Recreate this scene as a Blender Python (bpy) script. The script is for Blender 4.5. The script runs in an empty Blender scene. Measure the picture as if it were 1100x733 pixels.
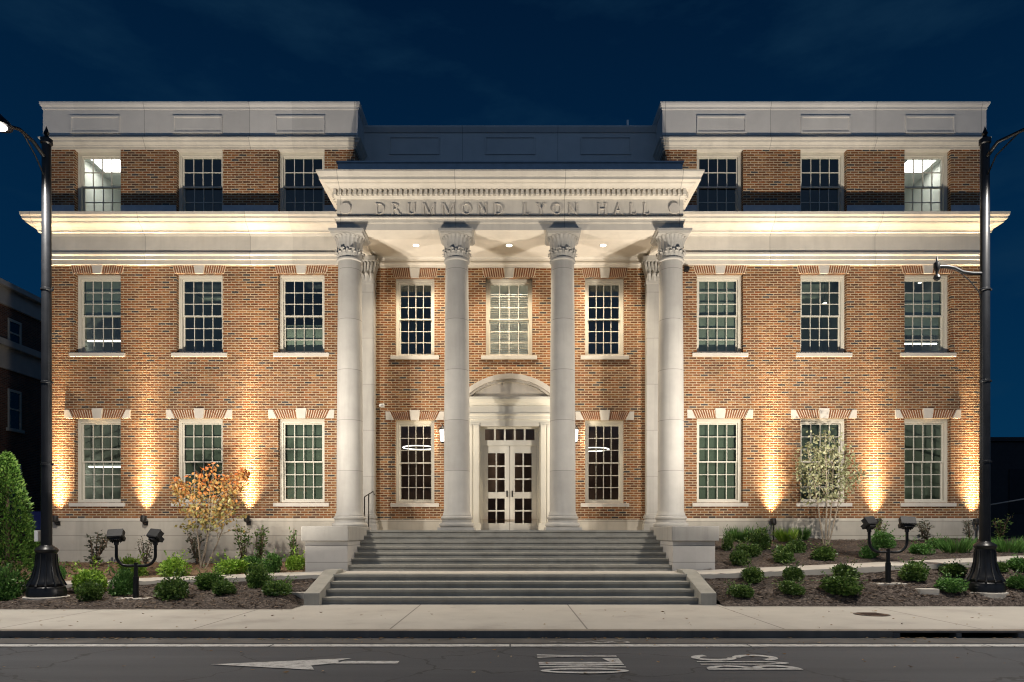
import bpy, bmesh, math, random
from mathutils import Vector, Matrix
from math import sin, cos, pi, radians

random.seed(7)
S = bpy.context.scene
COL = S.collection

# ------------------------------------------------------------------ camera, sky, exposure
F = 750.0                    # focal length in photograph pixels
EYE = 1.416
cam = bpy.data.cameras.new('camera'); cam_o = bpy.data.objects.new('camera', cam); COL.objects.link(cam_o)
cam_o.location = (0, 0, EYE); cam_o.rotation_euler = (radians(90), 0, 0)
cam.sensor_width = 36; cam.lens = 36 * F / 1100
cam.shift_x = 2 / 1100; cam.shift_y = (573 - 366.5) / 1100
cam.clip_end = 3000; cam.clip_start = 0.05
S.camera = cam_o

W = bpy.data.worlds.new('World'); S.world = W; W.use_nodes = True
def world():
    nt = W.node_tree; nt.nodes.clear(); N = nt.nodes.new; L = nt.links.new
    out = N('ShaderNodeOutputWorld'); bg = N('ShaderNodeBackground')
    tc = N('ShaderNodeTexCoord'); sp = N('ShaderNodeSeparateXYZ'); L(tc.outputs['Generated'], sp.inputs[0])
    # dusk: after sunset the western sky (behind the photographer) still glows, the eastern sky is deep blue
    el = N('ShaderNodeValToRGB'); L(sp.outputs['Z'], el.inputs[0])
    cr = el.color_ramp; cr.elements[0].position = 0.0; cr.elements[0].color = (0.0015, 0.034, 0.088, 1)
    cr.elements[1].position = 0.62; cr.elements[1].color = (0.0005, 0.0095, 0.032, 1)
    e = cr.elements.new(0.26); e.color = (0.0008, 0.0215, 0.065, 1)
    we = N('ShaderNodeValToRGB'); L(sp.outputs['Z'], we.inputs[0])
    cw = we.color_ramp; cw.elements[0].position = 0.10; cw.elements[0].color = (0.006, 0.008, 0.012, 1)
    e = cw.elements.new(0.22); e.color = (0.165, 0.265, 0.44, 1)
    cw.elements[2].position = 0.8; cw.elements[2].color = (0.006, 0.03, 0.085, 1)
    mr = N('ShaderNodeMapRange'); mr.interpolation_type = 'SMOOTHSTEP'
    mr.inputs[1].default_value = 0.25; mr.inputs[2].default_value = -0.9
    L(sp.outputs['Y'], mr.inputs[0])
    mx = N('ShaderNodeMix'); mx.data_type = 'RGBA'; L(mr.outputs[0], mx.inputs[0]); L(el.outputs[0], mx.inputs[6]); L(we.outputs[0], mx.inputs[7])
    # thin wisps of high cloud
    mp = N('ShaderNodeMapping'); mp.inputs['Scale'].default_value = (2.2, 2.2, 7); mp.inputs['Rotation'].default_value = (0, 0.5, 0); L(tc.outputs['Generated'], mp.inputs[0])
    nz = N('ShaderNodeTexNoise'); nz.inputs['Scale'].default_value = 1.6; nz.inputs['Detail'].default_value = 6; nz.inputs['Roughness'].default_value = .6; L(mp.outputs[0], nz.inputs[0])
    r2 = N('ShaderNodeMapRange'); r2.inputs[1].default_value = .5; r2.inputs[2].default_value = .8; r2.inputs[3].default_value = 0; r2.inputs[4].default_value = .6; L(nz.outputs[0], r2.inputs[0])
    m2 = N('ShaderNodeMix'); m2.data_type = 'RGBA'; L(r2.outputs[0], m2.inputs[0]); L(mx.outputs[2], m2.inputs[6]); m2.inputs[7].default_value = (0.009, 0.037, 0.076, 1)
    # the Sky Texture adds the last scattered daylight
    sky = N('ShaderNodeTexSky'); sky.sky_type = 'NISHITA'; sky.sun_disc = False
    sky.sun_elevation = radians(-4); sky.sun_rotation = radians(180)
    ms = N('ShaderNodeVectorMath'); ms.operation = 'MULTIPLY_ADD'
    ms.inputs[1].default_value = (0.004, 0.004, 0.004); L(sky.outputs[0], ms.inputs[0]); L(m2.outputs[2], ms.inputs[2])
    L(ms.outputs[0], bg.inputs[0]); bg.inputs[1].default_value = 1.0
    L(bg.outputs[0], out.inputs[0])
world()
S.view_settings.view_transform = 'Standard'; S.view_settings.look = 'None'
S.view_settings.exposure = 0.0; S.view_settings.gamma = 1
S.cycles.use_denoising = True; S.cycles.filter_width = 1.15
S.cycles.max_bounces = 8; S.cycles.transparent_max_bounces = 12
S.cycles.sample_clamp_indirect = 4
P_FLOOD = 340; P_UP = 88; P_STREET = 2900; P_CEIL = 160
C_FLOOD = (1.0, 0.90, 0.77); C_UP = (1.0, 0.72, 0.42); C_STREET = (1.0, 0.92, 0.82)

# ------------------------------------------------------------------ helpers
class MB:
    def __init__(s): s.v = []; s.f = []
    def quad(s, *p):
        n = len(s.v); s.v += [tuple(q) for q in p]; s.f.append(tuple(range(n, n + len(p))))
    def box(s, x0, x1, y0, y1, z0, z1):
        n = len(s.v)
        s.v += [(x0,y0,z0),(x1,y0,z0),(x1,y1,z0),(x0,y1,z0),(x0,y0,z1),(x1,y0,z1),(x1,y1,z1),(x0,y1,z1)]
        for q in ((0,3,2,1),(4,5,6,7),(0,1,5,4),(1,2,6,5),(2,3,7,6),(3,0,4,7)): s.f.append(tuple(n+i for i in q))
        return s
    def obox(s, M, sx, sy, sz):
        n = len(s.v)
        for z in (-sz, sz):
            for (x, y) in ((-sx,-sy),(sx,-sy),(sx,sy),(-sx,sy)): s.v.append(tuple(M @ Vector((x, y, z))))
        for q in ((0,3,2,1),(4,5,6,7),(0,1,5,4),(1,2,6,5),(2,3,7,6),(3,0,4,7)): s.f.append(tuple(n+i for i in q))
        return s
    def prism(s, poly, y0, y1):          # polygon in (x, z), extruded from y0 (front) to y1
        n = len(s.v); k = len(poly)
        s.v += [(x, y0, z) for x, z in poly] + [(x, y1, z) for x, z in poly]
        s.f.append(tuple(range(n, n+k))); s.f.append(tuple(range(n+2*k-1, n+k-1, -1)))
        for i in range(k): j = (i+1) % k; s.f.append((n+i, n+k+i, n+k+j, n+j))
        return s
    def prismx(s, poly, x0, x1):         # polygon in (y, z), extruded along x
        n = len(s.v); k = len(poly)
        s.v += [(x0, y, z) for y, z in poly] + [(x1, y, z) for y, z in poly]
        s.f.append(tuple(range(n, n+k))); s.f.append(tuple(range(n+2*k-1, n+k-1, -1)))
        for i in range(k): j = (i+1) % k; s.f.append((n+i, n+k+i, n+k+j, n+j))
        return s
    def flat(s, poly, z):                # polygon in (x, y) lying at z
        n = len(s.v); s.v += [(x, y, z) for x, y in poly]; s.f.append(tuple(range(n, n+len(poly))))
    def lathe(s, prof, cx, cy, seg=32, cap=True):
        n = len(s.v); k = len(prof)
        for r, z in prof:
            for i in range(seg):
                a = 2*pi*i/seg; s.v.append((cx+r*cos(a), cy+r*sin(a), z))
        for j in range(k-1):
            for i in range(seg):
                i2 = (i+1) % seg
                s.f.append((n+j*seg+i, n+j*seg+i2, n+(j+1)*seg+i2, n+(j+1)*seg+i))
        if cap:
            s.f.append(tuple(n+i for i in range(seg))[::-1]); s.f.append(tuple(n+(k-1)*seg+i for i in range(seg)))
        return s
    def tube(s, pts, rad, seg=8):
        pts = [Vector(p) for p in pts]
        if not isinstance(rad, (list, tuple)): rad = [rad]*len(pts)
        n = len(s.v); k = len(pts); up = None
        for i, p in enumerate(pts):
            d = (pts[min(i+1,k-1)] - pts[max(i-1,0)]).normalized()
            if up is None:
                up = Vector((0,0,1)) if abs(d.z) < .9 else Vector((1,0,0))
            a = d.cross(up)
            if a.length < 1e-4: a = d.orthogonal()
            a.normalize(); b = a.cross(d).normalized(); up = b
            for j in range(seg):
                t = 2*pi*j/seg; s.v.append(tuple(p + rad[i]*(a*cos(t)+b*sin(t))))
        for i in range(k-1):
            for j in range(seg):
                j2 = (j+1) % seg; s.f.append((n+i*seg+j, n+i*seg+j2, n+(i+1)*seg+j2, n+(i+1)*seg+j))
        s.f.append(tuple(n+j for j in range(seg))[::-1]); s.f.append(tuple(n+(k-1)*seg+j for j in range(seg)))
        return s
    def sweep(s, path, prof):            # closed profile (p, z) swept along a plan polyline, p to the right of travel
        path = [Vector(p) for p in path]; k = len(path); m = len(prof); n = len(s.v)
        for i, p in enumerate(path):
            nn = []
            if i > 0: d = (path[i]-path[i-1]).normalized(); nn.append(Vector((d.y, -d.x)))
            if i < k-1: d = (path[i+1]-path[i]).normalized(); nn.append(Vector((d.y, -d.x)))
            o = nn[0] if len(nn) == 1 else (nn[0]+nn[1])/(1+nn[0].dot(nn[1]))
            for (q, z) in prof: s.v.append((p.x+o.x*q, p.y+o.y*q, z))
        for i in range(k-1):
            for j in range(m):
                j2 = (j+1) % m; s.f.append((n+i*m+j, n+(i+1)*m+j, n+(i+1)*m+j2, n+i*m+j2))
        s.f.append(tuple(n+j for j in range(m))[::-1]); s.f.append(tuple(n+(k-1)*m+j for j in range(m)))
        return s
    def mesh(s, name, smooth=False):
        me = bpy.data.meshes.new(name); me.from_pydata(s.v, [], s.f)
        bm = bmesh.new(); bm.from_mesh(me); bmesh.ops.recalc_face_normals(bm, faces=bm.faces); bm.to_mesh(me); bm.free()
        if smooth:
            me.polygons.foreach_set('use_smooth', [True]*len(me.polygons))
            try: me.set_sharp_from_angle(angle=radians(38))
            except Exception: pass
        me.update(); return me
    def build(s, name, mat, parent=None, smooth=False, bevel=0):
        me = s.mesh(name, smooth)
        for m in (mat if isinstance(mat, (list, tuple)) else [mat]): me.materials.append(m)
        o = bpy.data.objects.new(name, me); COL.objects.link(o)
        if parent: o.parent = parent; o.matrix_parent_inverse = wm(parent).inverted()
        if bevel:
            b = o.modifiers.new('bevel', 'BEVEL'); b.width = bevel; b.segments = 2; b.limit_method = 'ANGLE'; b.angle_limit = radians(40)
        return o

def wm(o):
    m = Matrix.LocRotScale(o.location, o.rotation_euler, o.scale)
    return m if o.parent is None else wm(o.parent) @ o.matrix_parent_inverse @ m
def tag(o, label, cat, group=None):
    o['label'] = label; o['category'] = cat
    if group: o['group'] = group
    return o
def thing(name, label, cat, loc=(0,0,0), group=None):
    o = bpy.data.objects.new(name, None); COL.objects.link(o); o.location = loc; o.empty_display_size = .2
    return tag(o, label, cat, group)
def struct(o, kind='structure'): o['kind'] = kind; return o
def lamp(kind, name, loc, energy, color, parent=None, aim=None, **kw):
    l = bpy.data.lights.new(name, kind); l.energy = energy; l.color = color
    for k, v in kw.items(): setattr(l, k, v)
    o = bpy.data.objects.new(name, l); COL.objects.link(o); o.location = loc
    if aim is not None: o.rotation_euler = (Vector(aim)-Vector(loc)).to_track_quat('-Z', 'Y').to_euler()
    if parent: o.parent = parent; o.matrix_parent_inverse = wm(parent).inverted()
    return o
def at(px, py, Y): return ((px-548)*Y/F, Y, EYE+(573-py)*Y/F)

# ------------------------------------------------------------------ materials
def newmat(name):
    m = bpy.data.materials.new(name); m.use_nodes = True; nt = m.node_tree
    return m, nt, nt.nodes['Principled BSDF']
def mathn(nt, op, a, b=None, c=None):
    n = nt.nodes.new('ShaderNodeMath'); n.operation = op
    for i, v in enumerate((a, b, c)):
        if v is None: continue
        if isinstance(v, (int, float)): n.inputs[i].default_value = v
        else: nt.links.new(v, n.inputs[i])
    return n.outputs[0]
def ramp(nt, fac, stops, mode='LINEAR'):
    n = nt.nodes.new('ShaderNodeValToRGB'); cr = n.color_ramp; cr.interpolation = mode
    while len(cr.elements) > 1: cr.elements.remove(cr.elements[-1])
    cr.elements[0].position = stops[0][0]; cr.elements[0].color = (*stops[0][1], 1)
    for p, c in stops[1:]: e = cr.elements.new(p); e.color = (*c, 1)
    nt.links.new(fac, n.inputs[0]); return n.outputs[0]
def mixc(nt, fac, a, b, blend='MIX'):
    n = nt.nodes.new('ShaderNodeMix'); n.data_type = 'RGBA'; n.blend_type = blend
    for i, v in ((0, fac), (6, a), (7, b)):
        if isinstance(v, (int, float)): n.inputs[i].default_value = v
        elif isinstance(v, tuple): n.inputs[i].default_value = (*v, 1)
        else: nt.links.new(v, n.inputs[i])
    return n.outputs[2]
def noise(nt, scale, detail=4, rough=.55, vec=None, dist=0):
    n = nt.nodes.new('ShaderNodeTexNoise'); n.inputs['Scale'].default_value = scale; n.inputs['Detail'].default_value = detail
    n.inputs['Roughness'].default_value = rough; n.inputs['Distortion'].default_value = dist
    nt.links.new(vec if vec is not None else geo(nt)['Position'], n.inputs['Vector']); return n.outputs[0]
def geo(nt):
    for n in nt.nodes:
        if n.type == 'NEW_GEOMETRY': return n.outputs
    return nt.nodes.new('ShaderNodeNewGeometry').outputs
def xyz(nt):
    n = nt.nodes.new('ShaderNodeSeparateXYZ'); nt.links.new(geo(nt)['Position'], n.inputs[0]); return n.outputs
def bump(nt, bsdf, h, strength=.4, dist=.01):
    n = nt.nodes.new('ShaderNodeBump'); n.inputs['Strength'].default_value = strength; n.inputs['Distance'].default_value = dist
    nt.links.new(h, n.inputs['Height']); nt.links.new(n.outputs[0], bsdf.inputs['Normal'])
def plain(name, c, rough=.6, var=.12, scale=6, metal=0, bmp=.15, spec=.5, fine=60):
    m, nt, b = newmat(name); b.inputs['Roughness'].default_value = rough; b.inputs['Metallic'].default_value = metal
    b.inputs['Specular IOR Level'].default_value = spec
    h = noise(nt, scale, 6)
    lo = tuple(v*(1-var) for v in c); hi = tuple(min(1, v*(1+var)) for v in c)
    nt.links.new(ramp(nt, h, [(.3, lo), (.7, hi)]), b.inputs['Base Color'])
    if bmp: bump(nt, b, noise(nt, fine, 3), bmp, .004)
    return m
def emit(name, c, s):
    m = bpy.data.materials.new(name); m.use_nodes = True; nt = m.node_tree; nt.nodes.clear()
    e = nt.nodes.new('ShaderNodeEmission'); o = nt.nodes.new('ShaderNodeOutputMaterial')
    e.inputs[0].default_value = (*c, 1); e.inputs[1].default_value = s; nt.links.new(e.outputs[0], o.inputs[0]); return m

def brick_mat(name, palette, mortar, course=.0677, length=.213, joint=.021):
    m, nt, b = newmat(name); p = xyz(nt)
    u = mathn(nt, 'DIVIDE', mathn(nt, 'ADD', p[0], p[1]), length); v = mathn(nt, 'DIVIDE', p[2], course)
    row = mathn(nt, 'FLOOR', v); u2 = mathn(nt, 'ADD', u, mathn(nt, 'MULTIPLY', mathn(nt, 'MODULO', row, 2), .5))
    col = mathn(nt, 'FLOOR', u2); fu = mathn(nt, 'FRACT', u2); fv = mathn(nt, 'FRACT', v)
    du = mathn(nt, 'MULTIPLY', mathn(nt, 'MINIMUM', fu, mathn(nt, 'SUBTRACT', 1, fu)), length)
    dv = mathn(nt, 'MULTIPLY', mathn(nt, 'MINIMUM', fv, mathn(nt, 'SUBTRACT', 1, fv)), course)
    d = mathn(nt, 'MINIMUM', du, dv)
    mr = nt.nodes.new('ShaderNodeMapRange'); mr.inputs[1].default_value = joint*.42; mr.inputs[2].default_value = joint*.62; nt.links.new(d, mr.inputs[0])
    cb = nt.nodes.new('ShaderNodeCombineXYZ'); nt.links.new(col, cb.inputs[0]); nt.links.new(row, cb.inputs[1])
    wn = nt.nodes.new('ShaderNodeTexWhiteNoise'); wn.noise_dimensions = '2D'; nt.links.new(cb.outputs[0], wn.inputs[0])
    bc = ramp(nt, wn.outputs['Value'], palette, 'CONSTANT')
    sc = nt.nodes.new('ShaderNodeSeparateColor'); nt.links.new(wn.outputs['Color'], sc.inputs[0])
    hv = nt.nodes.new('ShaderNodeHueSaturation'); nt.links.new(bc, hv.inputs['Color'])
    nt.links.new(mathn(nt, 'MULTIPLY_ADD', sc.outputs[1], .5, .76), hv.inputs['Value'])
    nt.links.new(mathn(nt, 'MULTIPLY_ADD', noise(nt, 25, 4), .5, .75), hv.inputs['Saturation'])
    mot = mixc(nt, noise(nt, 1.3, 4), tuple(c*.82 for c in mortar), mortar)
    c = mixc(nt, mr.outputs[0], mot, hv.outputs[0])
    st = mathn(nt, 'MULTIPLY_ADD', noise(nt, .45, 6, .65), .9, .55)
    mp = nt.nodes.new('ShaderNodeMapping'); mp.inputs['Scale'].default_value = (2.6, 2.6, .28); nt.links.new(geo(nt)['Position'], mp.inputs[0])
    st = mathn(nt, 'MULTIPLY', st, mathn(nt, 'MULTIPLY_ADD', noise(nt, 1.0, 5, .6, mp.outputs[0]), .5, .75))
    stc = nt.nodes.new('ShaderNodeCombineColor')
    for i in range(3): nt.links.new(st, stc.inputs[i])
    nt.links.new(mixc(nt, 1.0, c, stc.outputs[0], 'MULTIPLY'), b.inputs['Base Color'])
    b.inputs['Roughness'].default_value = .85; b.inputs['Specular IOR Level'].default_value = .25
    hh = mathn(nt, 'ADD', mathn(nt, 'MULTIPLY', mr.outputs[0], .8), mathn(nt, 'MULTIPLY_ADD', noise(nt, 40, 3), .3, mathn(nt, 'MULTIPLY', sc.outputs[2], .35)))
    bump(nt, b, hh, .8, .009)
    return m
def stone_mat(name, c, seamx=None, course=None, rough=.75, var=.08, streak=.12, period=None):
    m, nt, b = newmat(name); p = xyz(nt); b.inputs['Roughness'].default_value = rough; b.inputs['Specular IOR Level'].default_value = .3
    h = noise(nt, 2.2, 7, .6)
    base = ramp(nt, h, [(.3, tuple(v*(1-var) for v in c)), (.7, tuple(v*(1+var) for v in c))])
    mp = nt.nodes.new('ShaderNodeMapping'); mp.inputs['Scale'].default_value = (5, 5, .5); nt.links.new(geo(nt)['Position'], mp.inputs[0])
    sk = noise(nt, 1.0, 5, .6, mp.outputs[0])
    mr = nt.nodes.new('ShaderNodeMapRange'); mr.inputs[1].default_value = .5; mr.inputs[2].default_value = .8; mr.inputs[3].default_value = 0; mr.inputs[4].default_value = streak*2; nt.links.new(sk, mr.inputs[0])
    base = mixc(nt, mr.outputs[0], base, tuple(v*.55 for v in c))
    joint = None
    if seamx:
        t = mathn(nt, 'ABSOLUTE', p[0]); t = mathn(nt, 'FRACT', mathn(nt, 'DIVIDE', mathn(nt, 'ADD', t, seamx[0]), seamx[1]))
        joint = mathn(nt, 'LESS_THAN', mathn(nt, 'ABSOLUTE', mathn(nt, 'SUBTRACT', t, .5)), .008/seamx[1])
    if course:
        t = mathn(nt, 'FRACT', mathn(nt, 'DIVIDE', mathn(nt, 'ADD', p[2], course[0]), course[1]))
        j2 = mathn(nt, 'LESS_THAN', mathn(nt, 'ABSOLUTE', mathn(nt, 'SUBTRACT', t, .5)), course[2]/course[1])
        joint = j2 if joint is None else mathn(nt, 'MAXIMUM', joint, j2)
    blk = None
    if seamx: blk = mathn(nt, 'FLOOR', mathn(nt, 'DIVIDE', mathn(nt, 'ADD', mathn(nt, 'ABSOLUTE', p[0]), seamx[0]+seamx[1]/2), seamx[1]))
    if course: 
        b2 = mathn(nt, 'FLOOR', mathn(nt, 'ADD', mathn(nt, 'DIVIDE', mathn(nt, 'ADD', p[2], course[0]), course[1]), .5)); blk = b2 if blk is None else mathn(nt, 'ADD', mathn(nt, 'MULTIPLY', blk, 7), b2)
    if blk is not None:
        wn = nt.nodes.new('ShaderNodeTexWhiteNoise'); wn.noise_dimensions = '2D'; cb = nt.nodes.new('ShaderNodeCombineXYZ'); nt.links.new(blk, cb.inputs[0]); nt.links.new(mathn(nt, 'FLOOR', mathn(nt, 'DIVIDE', p[0], 2.0)), cb.inputs[1]); nt.links.new(cb.outputs[0], wn.inputs[0])
        tn = mathn(nt, 'MULTIPLY_ADD', wn.outputs['Value'], .16, .92); tc_ = nt.nodes.new('ShaderNodeCombineColor')
        for i in range(3): nt.links.new(tn, tc_.inputs[i])
        base = mixc(nt, 1.0, base, tc_.outputs[0], 'MULTIPLY')
    if joint is not None: base = mixc(nt, mathn(nt, 'MULTIPLY', joint, .65), base, tuple(v*.35 for v in c))
    nt.links.new(base, b.inputs['Base Color'])
    bump(nt, b, noise(nt, 30, 3), .06, .003)
    return m
def leaf_mat(name, stops, rough=.45, zr=None, spec=.4):
    m, nt, b = newmat(name); g = geo(nt)
    f = g['Random Per Island']
    oi = nt.nodes.new('ShaderNodeObjectInfo')
    if zr:
        mr = nt.nodes.new('ShaderNodeMapRange'); mr.inputs[1].default_value = zr[0]; mr.inputs[2].default_value = zr[1]; nt.links.new(xyz(nt)[2], mr.inputs[0])
        f = mathn(nt, 'ADD', mathn(nt, 'MULTIPLY', f, .45), mathn(nt, 'MULTIPLY', mr.outputs[0], .55))
    c = ramp(nt, f, stops)
    hv = nt.nodes.new('ShaderNodeHueSaturation'); nt.links.new(c, hv.inputs['Color'])
    nt.links.new(mathn(nt, 'MULTIPLY_ADD', oi.outputs['Random'], .4, .8), hv.inputs['Value'])
    nt.links.new(hv.outputs[0], b.inputs['Base Color']); b.inputs['Roughness'].default_value = rough; b.inputs['Specular IOR Level'].default_value = spec
    tr = nt.nodes.new('ShaderNodeBsdfTranslucent'); nt.links.new(hv.outputs[0], tr.inputs[0])
    ms = nt.nodes.new('ShaderNodeMixShader'); ms.inputs[0].default_value = .25
    nt.links.new(b.outputs[0], ms.inputs[1]); nt.links.new(tr.outputs[0], ms.inputs[2])
    nt.links.new(ms.outputs[0], nt.nodes['Material Output'].inputs[0]); return m
def glass_mat(name, tint, refl=.10):
    m = bpy.data.materials.new(name); m.use_nodes = True; nt = m.node_tree; nt.nodes.clear(); N = nt.nodes.new
    o = N('ShaderNodeOutputMaterial'); t = N('ShaderNodeBsdfTransparent'); t.inputs[0].default_value = (*tint, 1)
    g = N('ShaderNodeBsdfGlossy'); g.inputs['Roughness'].default_value = .015; g.inputs[0].default_value = (.95, 1, .98, 1)
    fr = N('ShaderNodeLayerWeight'); fr.inputs[0].default_value = .35
    n = noise(nt, 1.7, 2); bump(nt, g, n, .03, .05) if 'Normal' in g.inputs else None
    mx = N('ShaderNodeMixShader'); f = mathn(nt, 'MULTIPLY_ADD', fr.outputs['Fresnel'], .5, refl)
    nt.links.new(f, mx.inputs[0]); nt.links.new(t.outputs[0], mx.inputs[1]); nt.links.new(g.outputs[0], mx.inputs[2]); nt.links.new(mx.outputs[0], o.inputs[0])
    return m

M = {}
pal = [(0, (.175,.069,.026)), (.20, (.225,.090,.033)), (.38, (.14,.054,.023)), (.54, (.24,.112,.043)), (.66, (.16,.069,.033)), (.78, (.195,.065,.023)), (.88, (.10,.048,.028)), (.945, (.055,.047,.047))]
M['brick'] = brick_mat('brick', pal, (.47,.365,.24))
M['brickfar'] = brick_mat('brick_far', [(0, (.17,.07,.045)), (.3, (.13,.05,.035)), (.6, (.2,.085,.05)), (.85, (.1,.05,.04))], (.2,.17,.14))
M['stone'] = stone_mat('limestone', (.57,.53,.46), seamx=(.08, 2.9))
M['cast'] = stone_mat('cast_stone', (.55,.51,.45))
M['parapet'] = stone_mat('parapet_panel', (.60,.58,.55), seamx=(.08, 2.9), var=.05, streak=.05)
M['column'] = stone_mat('column_stone', (.385,.372,.345), course=(.2, 1.28, .006), streak=.16)
M['base'] = stone_mat('base_stone', (.47,.435,.37), course=(.05, .40, .008), streak=.2)
M['white'] = stone_mat('painted_trim', (.58,.55,.47), rough=.5, var=.04, streak=.03)
M['doorpaint'] = stone_mat('door_paint', (.74,.71,.62), rough=.45, var=.03, streak=.02)
M['ceil'] = plain('ceiling_plaster', (.66,.61,.53), .8, .03)
M['step'] = stone_mat('step_stone', (.295,.285,.25), var=.16, streak=.2)
M['concrete'] = stone_mat('path_concrete', (.46,.43,.38), var=.12, streak=.05)
M['black'] = plain('black_enamel', (.008,.009,.011), .36, .3, 4, bmp=.05, spec=.3)
M['matteblack'] = plain('matte_black', (.008,.008,.009), .6, .3, 6, bmp=.05)
M['dark'] = plain('dark_bronze', (.02,.018,.016), .45, .3, 6)
M['metal'] = plain('roof_flashing', (.40,.44,.48), .5, .1)
M['roof'] = plain('roof_membrane', (.3,.3,.3), .9, .1)
M['steel'] = plain('steel_rail', (.08,.07,.06), .4, .1, metal=.6)
M['whiteplastic'] = plain('white_plastic', (.75,.75,.73), .4, .04)
M['glass'] = glass_mat('window_glass', (.72,.80,.74), .035)
M['glassclear'] = glass_mat('clear_glass', (.90,.94,.91), .03)
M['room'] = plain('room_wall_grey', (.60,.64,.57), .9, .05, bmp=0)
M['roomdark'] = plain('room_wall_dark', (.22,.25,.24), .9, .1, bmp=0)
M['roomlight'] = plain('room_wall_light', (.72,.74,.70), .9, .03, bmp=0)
M['roomred'] = plain('room_wall_brown', (.34,.21,.15), .9, .1, bmp=0)
M['shade'] = plain('roller_shade', (.12,.14,.115), .9, .05, bmp=0)
M['shadelight'] = plain('roller_shade_light', (.34,.37,.32), .9, .05, bmp=0)
M['blinds'] = plain('blinds', (.82,.75,.65), .7, .03, bmp=0)
M['led'] = emit('led_panel', (1, .97, .90), 9)
M['ledwarm'] = emit('warm_panel', (1, .9, .76), 30)
M['ledbar'] = emit('led_bar', (1, .95, .84), 7)
M['ring'] = emit('ring_light', (1, .96, .9), 5)
M['downlight'] = emit('downlight_lens', (1, .9, .72), 12)
M['lantern'] = emit('lantern_glow', (1, .93, .78), 5)
M['streetled'] = emit('street_lens', (1, .93, .85), 40)
M['floodlens'] = emit('flood_lens', (1, .9, .75), 6)
M['bark'] = plain('pale_bark', (.26,.215,.16), .85, .25, 14, fine=40, bmp=.4)
M['twig'] = plain('twig', (.13,.09,.06), .9, .3, 14)
M['lf_dark'] = leaf_mat('leaves_dark_green', [(0, (.038,.085,.018)), (.55, (.085,.165,.035)), (1, (.19,.29,.07))], .38)
M['lf_lime'] = leaf_mat('leaves_lime', [(0, (0.128,0.255,0.027)), (.5, (0.255,0.437,0.055)), (1, (0.437,0.602,0.109))], .5)
M['lf_mid'] = leaf_mat('leaves_mid_green', [(0, (0.046,0.118,0.027)), (.5, (0.091,0.218,0.046)), (1, (0.182,0.346,0.091))], .4)
M['lf_grey'] = leaf_mat('leaves_grey', [(0, (0.072,0.084,0.060)), (.5, (0.132,0.144,0.102)), (1, (0.204,0.204,0.144))], .6)
M['lf_cone'] = leaf_mat('leaves_evergreen', [(0, (0.037,0.092,0.018)), (.5, (0.101,0.221,0.037)), (1, (0.221,0.350,0.074))], .5)
M['lf_orange'] = leaf_mat('leaves_autumn', [(0, (.12,.15,.04)), (.30, (.27,.25,.09)), (.55, (.36,.20,.06)), (.78, (.40,.13,.03)), (1, (.35,.085,.025))], .5, zr=(1.3, 3.2))
M['lf_pale'] = leaf_mat('leaves_pale_olive', [(0, (0.135,0.155,0.061)), (.5, (0.324,0.338,0.176)), (1, (0.567,0.567,0.365))], .5)

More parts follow.
